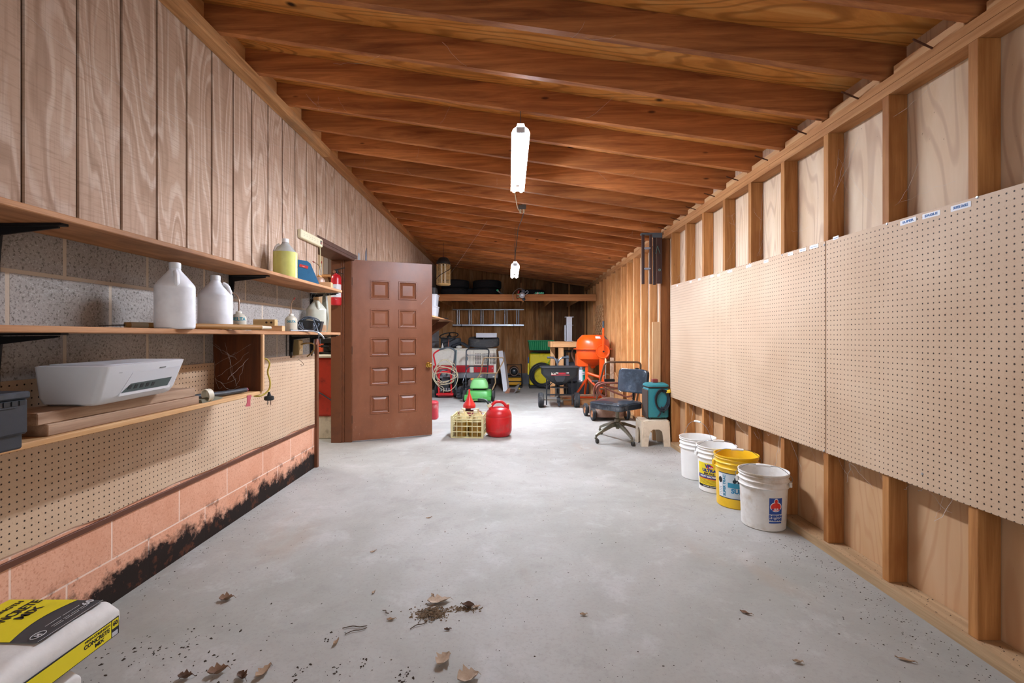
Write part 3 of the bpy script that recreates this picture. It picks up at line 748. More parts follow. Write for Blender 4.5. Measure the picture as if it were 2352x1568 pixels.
# ---- odds on the lower shelf
hs = T('rubber_hose', 'short black hose with a pink end on the lower shelf', 'hose', (-1.60, 2.60, .905), 0)
M().tube(spl([(-.06, -.20, .0), (-.02, -.10, .006), (.005, .02, .002), (.02, .12, .002), (.032, .22, .002)], 5), .0135, 10).o('tube', plain('#23272d', .6, 0, .2, '#51555a', 12), hs)
M().cyl((.032, .22, .002), (.0325, .225, .002), .0125, seg=12).o('end', plain('#b04060', .6), hs)
tag(M().tube(spl([(-1.70, 2.55, .897), (-1.69, 2.68, .899), (-1.67, 2.78, .898)], 5), .008, 8).o('rubber_hose_piece', plain('#31353b', .6)), 'thinner black hose lying behind the pink ended one', 'hose')
cp = M().lathe([(.0, .028), (.030, .028), (.031, .024), (.033, 0), (.029, 0), (.027, .022), (0, .022)], (-1.56, 2.43, .921), 22, (.4, .9, .12)).o('jar_lid', plain('#ddd6c0', .5, 0, .2))
tag(cp, 'cream ribbed plastic cap standing on edge by the hose', 'cap')
m = M()
for k in range(7): m.sphere((-1.64 + random.uniform(-.015, .015), 2.40 + random.uniform(-.02, .02), .914 + .004 + random.uniform(0, .02)), random.uniform(.014, .02), u=10, v=6)
tag(m.o('rag_wad', plain('#dfe0dc', .95, 0, .2, None, 40, .6)), 'crumpled white wad behind the board ends', 'rag', kind='stuff')
sk = M().loft([[(-1.58 + a, y, .8895 + b) for a, b in ((-.012 * s + .015, 0), (.03 * s + .01, 0), (.026 * s + .01, .016 * s), (-.008 * s + .015, .02 * s))] for y, s in ((2.375, 1), (2.45, .95), (2.53, .8), (2.58, .3))])
tag(sk.o('wood_splinter', plain('#6c6a58', .9, 0, .3, '#43402f', 20, .4)), 'grey green splinter of wood on the lower shelf', 'wood scrap')
tag(M().prism([(-.03, -.05), (.022, -.055), (.018, -.02), (.028, .012), (-.02, .012), (-.016, -.03)], -.001, .001, basis((-1.524, 2.77, .868), (0, 1, 0), (.06, 0, 1))).o('red_tape', plain('#b5505a', .7)), 'scrap of red tape hanging under the lower shelf edge', 'tape')
# yellow cord with plug
yc = T('extension_cord', 'yellow cord hanging with a black plug beside the dark upright board', 'cord', (-1.53, 2.955, .88), 0)
M().tube(spl([(-.03, -.06, -.02), (-.005, -.02, -.022), (.02, .02, .01), (.024, .026, .06), (.012, .02, .12), (.022, .024, .17), (.010, .015, .20), (-.02, .0, .21)], 6), .0052, 8).o('cable', plain('#b9a23c', .55), yc)
M().lathe([(.006, .045), (.010, .03), (.012, .022), (.028, .018), (.03, .0), (.024, -.006), (0, -.006)], (.022, .018, -.05), 18).o('plug', BLACK, yc)
for s in (-1, 1): M().box((.022 + .009 * s - .002, .015, -.085), (.022 + .009 * s + .002, .021, -.05)).o('prong', CHROME, yc)
# outlet box with brown cord under the middle shelf
ox = T('outlet_box', 'beige outlet box on the block wall below the middle shelf end', 'outlet', (-1.82, 3.98, 1.066), 0)
M().box((0, .0, 0), (.05, .075, .13), .004).o('box', plain('#a08a5c', .6, .2), ox)
M().box((.05, .004, .01), (.054, .071, .12), .002).o('face_plate', plain('#cdb584', .5), ox)
m = M()
for z in (.04, .088):
    for q in (.028, .044): m.box((.0535, q, z - .005), (.0548, q + .003, z + .007))
m.o('socket', plain('#4a3b20', .7), ox)
M().tube(spl([(.055, .04, .09), (.09, .06, .10), (.10, .18, .09), (.075, .24, .03), (.04, .22, -.01), (.03, .21, -.02)], 6), .006, 8).o('cord', plain('#8a6a2c', .6), ox)
tag(M().tube(rndbend([(-1.814, 3.86, 1.235), (-1.814, 3.86, 1.064), ], .01), .004, 8).o('conduit', plain('#3a332b', .6, .4)), 'thin dark conduit dropping under the middle shelf', 'conduit')
hk = M().tube(spl([(-1.811, 4.06, 1.03), (-1.78, 4.06, 1.005), (-1.765, 4.06, .985), (-1.775, 4.06, .975), (-1.79, 4.06, .985)], 4), .003, 6)
tag(hk.o('peg_hook', CHROME), 'small steel hook at the top of the low pegboard', 'hook')

# ---- fire extinguisher on the jamb
fe = T('fire_extinguisher', 'small red fire extinguisher hung on the brown door jamb', 'fire extinguisher', (-1.965, 5.375, 1.575), 0)
M().lathe([(0, 0), (.048, 0), (.055, .006), (.057, .02), (.057, .30), (.052, .325), (.036, .345), (.018, .352), (.018, .37), (0, .37)], seg=28).o('cylinder', plain('#c3202a', .3, 0, .05), fe)
M().box((-.02, -.018, .36), (.02, .02, .40), .004).o('valve', BLACK, fe)
M().bar((-.015, 0, .40), (.10, -.01, .425), .018, .008).bar((-.015, 0, .385), (.085, -.01, .355), .016, .008).o('lever', BLACK, fe)
M().lathe([(0, .006), (.017, .006), (.018, 0), (0, 0)], (-.012, -.024, .378), 16, (0, -1, 0)).o('gauge', plain('#b98a72', .3, .6), fe)
def wrap(par, r, z0, z1, a0, a1, mat, name, n=12, out=.0006, rf=None):
    vs = []
    for k in range(n + 1):
        a = a0 + (a1 - a0) * k / n
        for z in (z0, z1):
            q = (rf(z) if rf else r) + out
            vs.append((q * math.sin(a), -q * math.cos(a), z))
    return M().add(vs, [(2 * k, 2 * k + 2, 2 * k + 3, 2 * k + 1) for k in range(n)]).o(name, mat, par)
def bender(rf, a, z0, out=.0012):
    return lambda x, y, z: Vector(((rf(z0 + y) + out + z) * math.sin(a + x / rf(z0 + y)), -(rf(z0 + y) + out + z) * math.cos(a + x / rf(z0 + y)), z0 + y))
wrap(fe, .057, .09, .235, -1.3, 1.5, plain('#dfe0e2', .5, 0, .05), 'label')
fr = lambda z: .057
text('---', .05, plain('#2a7fc0', .5, 0, 0), fe, None, bold=.001, bend=bender(fr, .1, .152))
for z in (.128, .117): text('------', .018, INK, fe, None, bold=.0006, bend=bender(fr, .1, z))
text('--', .03, plain('#7c90a8', .5, 0, 0), fe, None, bend=bender(fr, .1, .20))
M().box((-.02, .05, .2), (.02, .075, .32), .003).o('wall_hook', BLKM, fe)

# ================================================================== things in the next room, seen through the doorway
rc = T('chest_cooler', 'red fronted chest with a cream lid just inside the doorway', 'chest', (-2.42, 5.65, 0), 0)
M().box((-.42, 0, .27), (.335, .5, .965), .02).o('front_panel', plain('#b8301c', .4, 0, .3, '#5d1a10', 7, .05), rc)
M().box((-.43, -.02, .968), (.345, .52, 1.005), .012).o('lid', plain('#d8d0bb', .5), rc)
M().box((-.42, .01, 0), (.335, .5, .268), .01).o('base', plain('#d6cbb4', .6, 0, .3, '#8a7a60', 9), rc)
M().lathe([(0, .012), (.014, .01), (.016, 0), (0, 0)], (.08, .0, .87), 14, (0, -1, 0)).o('latch', STEEL, rc)
M().box((.30, -.006, .70), (.322, .002, .712)).o('catch', WHITE, rc)
M().tube(spl([(.0, -.012, .62), (.15, -.02, .56), (.25, -.02, .50), (.335, -.02, .44), (.345, .02, .40)], 5), .008, 8).o('cord', plain('#3a3d40', .6), rc)
vz = T('bench_vise', 'dark greasy vise on the cream lid behind the doorway', 'vise', (-2.22, 5.85, 1.005), 0)
m = M().box((-.10, -.08, 0), (.10, .12, .03), .004).box((-.06, -.05, .03), (.06, .1, .13), .01).box((-.09, -.07, .13), (.07, .0, .20), .008).cyl((-.02, -.2, .1), (-.02, .1, .1), .015).cyl((-.10, -.19, .1), (.06, -.19, .1), .007)
m.o('casting', plain('#23211f', .6, .5, .3, '#4a3020', 10), vz)
M().sphere((-.13, -.12, .055), .035, (1, 1, 1.2)).o('round_knob', plain('#c8ad7a', .5), vz)
tag(M().box((-2.42, 5.95, 1.0055), (-2.33, 6.05, 1.22), .015).o('orange_box', plain('#c9481e', .5)), 'orange case standing behind the vise', 'case')
ws = T('small_wall_shelf', 'little wooden shelf on the beige panelling of the next room', 'shelf', (-2.62, 6.6, 2.03), 0)
M().box((-.02, -.2, 0), (.32, 0, .03), .003).o('plank', plate_m, ws)
M().prism([(0, 0), (0, -.14), (-.14, 0)], -.01, .01, basis((.15, 0, -.001), (0, 1, 0), (0, 0, 1))).o('brace', dark_m, ws)
fs = T('dark_cabinet', 'narrow dark wooden cabinet on the little shelf', 'cabinet', (-2.52, 6.52, 2.0605), 0)
M().box((-.03, -.03, 0), (.09, .06, .26), .003).o('case', plain('#5b4232', .6), fs)
M().box((-.02, -.034, .015), (.035, -.03, .245)).o('door_panel', plain('#7d6f66', .5), fs)
tag(M().prism([(-.008, 0), (.008, 0), (.028, .12), (.01, .33), (-.004, .36), (-.02, .32), (-.03, .1)], -.02, .02, basis((-1.672, 4.305, 1.2605), (1, 0, 0), (0, 0, 1))).o('long_tool', plain('#7c7a68', .5, .2)), 'greenish long tool upright at the far end of the middle shelf', 'tool')
tag(M().prism([(-.035, 0), (.03, 0), (.025, .11), (-.03, .115)], -.004, .0, basis((-1.796, 5.66, 2.105), (0, 1, 0), (0, 0, 1))).o('metal_plate', plain('#a3adb8', .5, .3)), 'pale metal plate on the siding just above the door', 'plate')
tag(M().prism([(-.03, -.05), (.03, -.05), (.035, .06), (.015, .18), (-.02, .12)], -.005, .0, basis((-1.794, 5.93, 2.15), (0, 1, 0), (0, 0, 1))).o('metal_strip', plain('#8790a0', .4, .5)), 'grey pointed metal blade on the siding above the door', 'blade')
# ================================================================== buckets
def bucket(loc, label, mat, H=.355, rb=.130, rt=.149, rz=0, bail='down', grip=WHITE, inner=None, ring=None):
    b = T('plastic_bucket', label, 'bucket', loc, rz, 'five gallon buckets along the stud wall')
    rf = lambda z: rb + (rt - .009 - rb) * z / (H - .09)
    prof = [(0, .006), (rb - .012, .006), (rb - .006, 0), (rb, .006)] + [(rf(z), z) for z in (.05, .15, H - .095)]
    e = rt
    for z in (H - .092, H - .056, H - .026):
        prof += [(rf(H - .09) + .001, z - .003), (e - .001, z), (e + .001, z + .006), (e - .004, z + .010), (rf(H - .09) + .003, z + .016)]
    prof += [(e - .003, H - .008), (e + .003, H - .006), (e + .003, H), (e - .003, H), (e - .007, H - .01), (rb - .004, .012), (0, .012)]
    M().lathe(prof, seg=48).o('pail', mat, b)
    zb = H - .072
    for s in (-1, 1):
        M().box((s * (rt + .004) - .009, -.022, zb - .018), (s * (rt + .004) + .009, .022, zb + .016), .004).o('ear', mat, b)
    rr = rt + .006
    wire = plain('#8f9498', .4, .8)
    if bail == 'up': pts = [(-rr, 0, zb), (-rr * .98, 0, zb + .07), (-rr * .6, .0, zb + .17), (0, 0, zb + .205), (rr * .6, 0, zb + .17), (rr * .98, 0, zb + .07), (rr, 0, zb)]
    else:
        pts = [(-rr, 0, zb), (-rr - .004, -.03, zb + .05), (-rr * .6, -.06, zb + .11), (-.04, -.075, zb + .118), (.04, -.075, zb + .118), (rr * .6, -.06, zb + .11), (rr + .004, -.03, zb + .05), (rr, 0, zb)]
    sp = spl(pts, 6)
    h = M().tube(sp, .002, 6).o('bail', wire, b)
    mid = [p for p in sp if abs(p.x) < .048]
    M().tube([mid[0], (mid[0] + mid[-1]) / 2 + Vector((0, 0, .002)), mid[-1]], .0085, 12).o('grip', grip, h)
    return b, rf
dirty = plain('#dfdcd6', .45, 0, .22, '#a48a63', 5, .05, .50); PAIL = plain('#ecebe7', .4, 0, .08, '#cdc6b8', 4)
b1, rf = bucket((1.656, 3.09, 0), 'dirty white bucket nearest the camera, with a blue paint emblem', dirty, rz=-28)
blu = plain('#1f4a9a', .5, 0, .05); red = plain('#d8332b', .5, 0, 0); PALE = plain('#e7e9ec', .5, 0, 0)
A = R(31)
wrap(b1, 0, .112, .215, A - .30, A + .30, blu, 'emblem_panel', rf=rf)
wrap(b1, 0, .070, .110, A - .32, A + .32, plain('#e3e1dc', .5, 0, 0), 'name_panel', rf=rf)
wrap(b1, 0, .056, .066, A - .30, A + .30, blu, 'emblem_panel', rf=rf)
def disc(par, rf, a, z, poly, mat, name, out=.0016):
    m = M(); n = len(poly)
    m.add([bender(rf, a, z, out)(x, y, 0) for x, y in [(0, 0)] + list(poly)], [(0, 1 + i, 1 + (i + 1) % n) for i in range(n)])
    return m.o(name, mat, par, smooth=0)
def ell(rx, ry, n=20, cx=0, cy=0): return [(cx + rx * math.cos(2 * math.pi * k / n), cy + ry * math.sin(2 * math.pi * k / n)) for k in range(n)]
disc(b1, rf, A, .160, ell(.037, .031), PALE, 'globe_outline', .0012)
disc(b1, rf, A, .160, ell(.032, .026), red, 'globe')
disc(b1, rf, A, .195, ell(.014, .017), PALE, 'pouring_can', .0014)
disc(b1, rf, A, .195, ell(.010, .012), red, 'pouring_can_front', .002)
disc(b1, rf, A, .146, [(-.030, -.012), (.031, -.012), (.028, .0), (-.026, .002)], blu, 'drip', .002)
text('SLP', .018, PALE, b1, None, bold=.0008, bend=bender(rf, A, .144, .0024))
text('SHERWIN', .021, blu, b1, None, bold=.0015, width=.084, bend=bender(rf, A, .099))
text('WILLIAMS', .021, blu, b1, None, bold=.0015, width=.084, bend=bender(rf, A, .079))

b2, rf = bucket((1.656, 3.46, 0), 'yellow bucket with a blue tractor label between two white ones', plain('#eec022', .35, 0, .1, '#b08410', 5), H=.368, rz=-20)
A = R(20 - 20)
teal = plain('#2f8fae', .5, 0, 0)
wrap(b2, 0, .075, .245, A - 1.05, A + 1.1, plain('#c9d4da', .5, 0, .1), 'label', rf=rf, n=20)
for z in (.070, .245): wrap(b2, 0, z, z + .006, A - 1.05, A + 1.1, plain('#26344a', .5), 'label_border', rf=rf, n=20)
wrap(b2, 0, .150, .185, A - .50, A + 1.1, teal, 'label_field', rf=rf, out=.0012)
wrap(b2, 0, .078, .243, A - 1.05, A - .80, PALE, 'label_side', rf=rf, out=.0012)
for k in range(5): wrap(b2, 0, .092 + .012 * k, .095 + .012 * k, A - 1.0, A - .84, plain('#7d878c', .6), 'fine_print', n=3, rf=rf, out=.0018)
disc(b2, rf, A - .92, .195, ell(.016, .022), INK, 'warning_mark', .002)
text('SUPER TRAC', .026, plain('#2a7f9f', .5, 0, 0), b2, None, bold=.001, width=.150, bend=lambda x, y, z: bender(rf, A - .68, .160)(-y, x, z))
text('SUPER', .044, plain('#1d7fae', .5, 0, 0), b2, None, bold=.002, width=.125, bend=bender(rf, A + .12, .128, .002))
text('------ ----', .013, PALE, b2, None, bold=.0006, bend=bender(rf, A + .1, .098, .002))
m = M()
for p in (ell(.013, .013, 14, -.012, 0), ell(.008, .008, 12, .014, -.004), [(-.014, .004), (.016, .004), (.016, .014), (-.002, .014), (-.002, .026), (-.014, .026)]):
    n = len(p); m.add([bender(rf, A - .08, .198, .002)(x, y, 0) for x, y in [(sum(q[0] for q in p) / n, sum(q[1] for q in p) / n)] + p], [(0, 1 + i, 1 + (i + 1) % n) for i in range(n)])
m.o('tractor_picture', plain('#243038', .6), b2, smooth=0)

b3, rf = bucket((1.656, 3.79, 0), 'white bucket with a yellow and blue tractor fluid label', PAIL, H=.358, rz=-12)
A = R(-36)
YL = plain('#e9d21f', .45, 0, .03); NAVY = plain('#22317c', .5, 0, 0)
wrap(b3, 0, .060, .232, A - .75, A + .95, YL, 'label', rf=rf, n=18)
wrap(b3, 0, .112, .140, A - .75, A + .95, NAVY, 'label_band', rf=rf, n=18, out=.0012)
wrap(b3, 0, .106, .111, A - .75, A + .95, red, 'label_stripe', rf=rf, n=18, out=.0012)
wrap(b3, 0, .042, .060, A - .75, A + .95, INK, 'label_foot', rf=rf, n=18, out=.0012)
for k in range(4): wrap(b3, 0, .070 + .009 * k, .0725 + .009 * k, A - .68, A + .8, plain('#6d5c12', .6), 'fine_print', rf=rf, out=.0014)
disc(b3, rf, A + .06, .205, ell(.030, .016), red, 'emblem_oval', .0014)
text('VP', .040, NAVY, b3, None, bold=.002, bend=bender(rf, A - .04, .208, .0022))
text('Racing', .011, PALE, b3, None, bold=.0006, bend=bender(rf, A + .14, .201, .003))
text('ULTRA', .030, NAVY, b3, None, bold=.002, width=.115, bend=bender(rf, A + .02, .174))
text('J20A PLUS', .018, INK, b3, None, bold=.001, width=.085, bend=bender(rf, A + .02, .150))
text('UTILITY TRACTOR FLUID', .017, PALE, b3, None, bold=.001, width=.18, bend=bender(rf, A + .10, .126, .0022))
text('5 GALLONS - 18.93 LITERS', .009, PALE, b3, None, bold=.0004, bend=bender(rf, A + .05, .051, .0022))
b4, rf = bucket((1.640, 4.13, 0), 'plain white bucket farthest from the camera, its bail standing up', PAIL, H=.352, rz=-65, bail='up')

# ================================================================== crate of jugs, funnel, red cans
cr = T('milk_crate', 'cream plastic crate packed with old jugs on the floor', 'crate', (W(1075, 1006, 5.70).x - .012, 5.70, 0), -4)
CRM = plain('#d9cf9e', .5, 0, .25, '#a3915c', 8)
cw, cd, chh = .372, .34, .265
m = M()
def bars(face):
    for k in range(7):
        x = -cw / 2 + cw * k / 6
        wd = .026 if k in (0, 6) else .008
        m.box((x - wd / 2, face - .006, 0), (x + wd / 2, face + .006, chh), .001)
    for z, th in ((.006, .012), (.075, .009), (.142, .009), (.200, .009), (.226, .009), (chh - .005, .010)):
        m.box((-cw / 2, face - .0065, z - th / 2), (cw / 2, face + .0065, z + th / 2), .001)
bars(0); bars(cd)
for sx in (-1, 1):
    for k in range(6):
        y = cd * k / 5; m.box((sx * cw / 2 - .006, y - .004, 0), (sx * cw / 2 + .006, y + .004, chh), .001)
    for z, th in ((.006, .012), (.075, .009), (.142, .009), (.200, .009), (.226, .009), (chh - .005, .010)):
        m.box((sx * cw / 2 - .0065, 0, z - th / 2), (sx * cw / 2 + .0065, cd, z + th / 2), .001)
m.o('basket', CRM, cr, smooth=0)
m = M()
for k in range(9): m.box((-cw / 2, cd * k / 8 - .005, 0), (cw / 2, cd * k / 8 + .005, .006))
for k in range(9): m.box((-cw / 2 + cw * k / 8 - .005, 0, 0), (-cw / 2 + cw * k / 8 + .005, cd, .006))
m.o('bottom_grid', CRM, cr, smooth=0)
OLDJ = translucent('#d8c58c', .4, .2, .2); rm = cr.matrix_basis
from mathutils import Matrix as _Mx
mw = _Mx.Translation(cr.location) @ cr.rotation_euler.to_matrix().to_4x4()
spots = [(-.088, .092, 'old cream jug in the crate, front row by the crate corner'), (.088, .092, 'old cream jug in the crate, front row beside the round red can'), (-.088, .256, 'old cream jug in the back row of the crate under the red funnel'), (.088, .256, 'old cream jug in the back row of the crate nearest the round red can')]
first = None
for x, y, lab in spots:
    p = mw @ Vector((x, y, .0065))
    if first is None:
        first = jug(p, lab, -4, OLDJ, plain('#e3dcbd', .5), translucent('#b48a30', .3, .3), .94, .55, .315); first['group'] = 'old jugs in the crate'
    else: dup(first, p, lab, 'old jugs in the crate', -4)
cw2 = T('round_gas_can', 'round bright red gas can with a carrying handle and black spout', 'gas can', (W(1141.5, 1000, 5.83).x + .022, 5.84, 0), 8)
RED = plain('#c4161c', .38, 0, .3, '#7d5a50', 6, .05, .58); 
M().lathe([(0, .012), (.10, .002), (.125, .006), (.148, .035), (.158, .065), (.160, .075), (.158, .082), (.160, .09), (.160, .235), (.157, .241), (.160, .247), (.156, .275), (.138, .315), (.10, .345), (.05, .358), (0, .362)], seg=44).o('body', RED, cw2)
M().tube(spl([(-.095, 0, .325), (-.085, 0, .375), (-.04, 0, .415), (.015, 0, .42), (.06, 0, .40), (.09, 0, .355), (.10, 0, .31)], 6), .018, 12).o('handle', RED, cw2)
M().cyl((-.088, -.03, .315), (-.118, -.035, .372), .024, .021).o('neck', RED, cw2)
M().cyl((-.113, -.034, .365), (-.131, -.037, .399), .027, .026).o('collar', plain('#d9d2b4', .5), cw2)
M().tube(spl([(-.128, -.036, .392), (-.140, -.03, .42), (-.165, -.02, .44), (-.20, 0, .448), (-.255, .02, .45)], 6), .0135, 10).o('spout', plain('#25302f', .5), cw2)
M().cyl((.115, 0, .30), (.115, 0, .385), .0145).o('vent_neck', RED, cw2)
M().cyl((.115, 0, .382), (.115, 0, .396), .0155).o('vent_cap', plain('#d9cf9e', .5), cw2)
flat = T('flat_gas_can', 'flat dark red gas can behind the crate carrying the funnel', 'gas can', (W(1079, 955, 6.42).x, 6.42, 0), 3)
DR = plain('#7d1522', .4, 0, .3, '#5a3a36', 7)
M().loft([[(x, y, z) for x, y in rrect(.33 - e, .26 - e, .07, 5)] for z, e in ((0, .02), (.012, 0), (.175, 0), (.20, .02), (.215, .10), (.222, .16))]).o('body', DR, flat)
M().cyl((-.02, -.03, .215), (-.02, -.03, .255), .035).o('cap', plain('#4b2a28', .6), flat)
fu = T('red_funnel', 'red plastic funnel standing upside down on the dark can', 'funnel', flat.location + Vector((-.005, -.02, .262)), 0)
M().lathe([(.080, 0), (.085, .002), (.085, .036), (.083, .042), (.055, .085), (.036, .125), (.022, .165), (.013, .20), (.011, .248), (.008, .248), (.010, .20), (.018, .165), (.033, .12), (.05, .085), (.079, .042), (.080, 0)], seg=36).o('cone', plain('#d42a20', .35, 0, .05), fu)
M().lathe([(0, .0), (.019, .001), (.022, .006), (.0, .008)], (.052, -.03, .095), 20, (.75, -.35, .5), squash=(1, 2.0)).o('filter_window', plain('#a08d78', .6), fu) if False else None
dc = T('red_gas_can', 'red gas can mostly hidden behind the open door edge', 'gas can', (W(985, 965, 6.95).x, 7.05, 0), 0)
M().loft([[(x, y, z) for x, y in rrect(.24 - e, .2 - e, .05, 4)] for z, e in ((0, .02), (.012, 0), (.24, 0), (.262, .04), (.27, .12))]).o('body', plain('#b0303a', .45, 0, .25, '#c9b8b0', 8), dc)

# ================================================================== office chair
cx = T('swivel_chair', 'black padded swivel chair with a metal base facing the room', 'chair', (1.283, 5.62, 0), 0)
LEA = plain('#2f3841', .24, 0, .5, '#7d848a', 3.5, .12, .57); LEAB = plain('#36424e', .24, 0, .3, '#667687', 4, .1)
met = plain('#7c7868', .4, .7, .3, '#3b372e', 9)
def leg(a, L, name='leg'):
    ax = Vector((math.cos(R(a)), math.sin(R(a)), 0)); sd = Vector((-ax.y, ax.x, 0)); rings = []
    for q, z, hw, hh in ((.03, .185, .030, .024), (.10, .180, .026, .019), (L * .7, .135, .020, .015), (L * .96, .098, .016, .013), (L, .088, .014, .014)):
        c = ax * q + Vector((0, 0, z)); rings.append([c + sd * sx * hw + Vector((0, 0, sz * hh)) for sx, sz in ((-1, -1), (1, -1), (.55, 1), (-.55, 1))])
    lg = M().loft(rings).o(name, met, cx, smooth=0)
    e = ax * L
    M().tube([e + Vector((0, 0, .10)), e + Vector((0, 0, .062))], .009, 8).box(e + Vector((-.016, -.016, .048)), e + Vector((.016, .016, .066)), .004).o('caster_stem', met, lg)
    c = e + Vector((.012, -.006, .027))
    M().lathe([(0, -.014), (.024, -.014), (.027, -.008), (.027, .008), (.024, .014), (0, .014)], c, 20, (1, .25, 0)).o('caster_wheel', plain('#2c2a26', .6), lg)
leg(-146, .35); leg(-76, .345); leg(116, .34); leg(27, .35)
M().lathe([(0, .13), (.02, .13), (.024, .14), (.02, .16), (.045, .165), (.045, .205), (.034, .212), (.034, .245), (.03, .25), (.022, .255), (.022, .36), (0, .36)], seg=24).o('hub', met, cx)
M().box((-.10, -.09, .355), (.12, .10, .372), .004).o('seat_plate', plain('#4d3a2c', .7, .4, .3), cx)
sm = basis((-.02, .0, .415), (math.cos(R(40)), math.sin(R(40)), 0), (-math.sin(R(40)), math.cos(R(40)), 0))
rings = []
for z, w_, e in ((-.042, .445, .03), (-.036, .455, .02), (.020, .455, .012), (.036, .44, .03), (.050, .36, .06), (.056, .2, .05)):
    rings.append([sm @ Vector((x, y, z)) for x, y in rrect(w_, w_, .05 if w_ > .4 else .1, 5)])
M().loft(rings).o('seat', LEA, cx)
rr_ = [sm @ Vector((x, y, .022)) for x, y in rrect(.458, .458, .05, 5)]
M().tube(rr_, .0045, 6, True).o('seat_piping', LEAB, cx)
bmx = basis(sm @ Vector((.30, -.02, .265)), sm.to_3x3() @ Vector((0, -1, 0)), sm.to_3x3() @ Vector((.12, 0, 1)))   # backrest frame: x along width, y up, z towards the front? 
rings = []
for zq, s in ((-.035, .93), (-.028, .985), (.02, 1), (.034, .96), (.042, .8)):
    rings.append([bmx @ Vector((x, y, -zq - .5 * x * x)) for x, y in rrect(.41 * s, .285 * s, .05, 5)])
M().loft(rings).o('backrest', LEAB, cx)
M().tube([bmx @ Vector((x, y, .028 - .5 * x * x)) for x, y in rrect(.405, .282, .05, 5)], .0045, 6, True).o('backrest_piping', LEAB, cx)
M().tube([sm @ Vector((.05, .02, -.05)), sm @ Vector((.31, .0, -.045)), sm @ Vector((.355, .0, .0)), sm @ Vector((.345, .0, .24))], .014, 8).o('back_support', plain('#33312d', .5, .6), cx)

# ================================================================== stool and the teal machine on it
st_ = T('step_stool', 'beige plastic step stool under the teal machine', 'stool', (1.628, 5.39, 0), 0)
BE = plain('#e6d6bd', .5, 0, .2, '#a38b6a', 6)
sw, sd, hh = .30, .26, .285
M().prism(rrect(sw, sd, .03, 5), hh - .022, hh).o('top', BE, st_)
def apron(p, q, dx):
    # arched side: outline in local (u along, v up)
    L = (Vector(q) - Vector(p)).length; lg_ = .062
    prof = [(-.012, 0), (lg_, 0), (lg_ + .012, .12), (lg_ + .022, .165), (lg_ + .05, .19)]
    poly = prof + [(L - x, y) for x, y in reversed(prof)] + [(L - .012, hh - .01), (.012, hh - .01)]
    return M().prism(poly, -.007, .007, basis(p, Vector(q) - Vector(p), (0, 0, 1)))
apron((-sw / 2, -sd / 2, 0), (sw / 2, -sd / 2, 0), 0).o('front_legs_panel', BE, st_, smooth=0)
apron((-sw / 2, sd / 2, 0), (sw / 2, sd / 2, 0), 0).o('rear_legs_panel', BE, st_, smooth=0)
apron((-sw / 2, -sd / 2, 0), (-sw / 2, sd / 2, 0), 0).o('side_panel', BE, st_, smooth=0)
apron((sw / 2, -sd / 2, 0), (sw / 2, sd / 2, 0), 0).o('side_panel', BE, st_, smooth=0)
wd = T('welding_machine', 'worn teal welding machine with a coiled black cable on the beige stool', 'welding machine', (1.683, 5.455, hh), 0)
TE = plain('#2c8088', .45, 0, .35, '#6b5440', 6, .08, .6)
M().box((-.115, -.115, .02), (.115, .115, .355), .012).o('case', TE, wd)
M().box((-.125, -.11, .015), (-.115, .11, .33), .002).o('side_plate', plain('#4a3c34', .7, .3), wd)
M().box((-.12, -.12, .355), (.12, .12, .372), .004).o('band', plain('#3a2f28', .6, .3), wd)
M().loft([[(x, y, z) for x, y in rrect(.25 - e, .245 - e, .05, 4, 0, 0)] for z, e in ((.372, 0), (.39, .005), (.405, .05))]).o('lid', TE, wd)
M().box((-.03, .0, .405), (.03, .07, .445), .004).o('top_block', plain('#7d2b22', .6), wd)
for s in (-1, 1):
    for y in (-.09, .09): M().cyl((s * .09, y, 0), (s * .09, y, .022), .014).o('foot', BLACK, wd)
for k in range(5):
    rx, rz = .062 + .006 * k, .095 + .008 * k
    M().tube(spl([Vector((.032 + rx * math.cos(q) + .006 * math.sin(k + q), -.125 - .006 * k, .225 + rz * math.sin(q) + .004 * math.cos(2 * k + q))) for q in [2 * math.pi * i / 16 for i in range(16)]], 2, True), .0065, 8, True).o('cable_loop', plain('#1e242c', .5), wd)
M().cyl((.085, -.135, .315), (.12, -.165, .33), .018, .02).o('plug', plain('#e3c02a', .5), wd)
M().box((.035, -.15, .31), (.06, -.118, .345), .003).o('cable_hook', BLKM, wd)
M().box((.04, -.152, .08), (.055, -.118, .125), .003).o('cable_hook', BLKM, wd)
M().tube(spl([(.03, -.125, .15), (.02, -.13, .09), (.0, -.128, .05), (-.01, -.118, .035)], 5), .009, 8).o('lead', plain('#1e242c', .5), wd)

# leaning light board by the pegboard end
tag(M().box((-.048, -.018, 0), (.048, .018, 1.395), .003, rot=None).o('leaning_board', firz_m), 'pale upright board leaning on the studs at the pegboard end', 'board').location = (1.735, 5.598, 0)

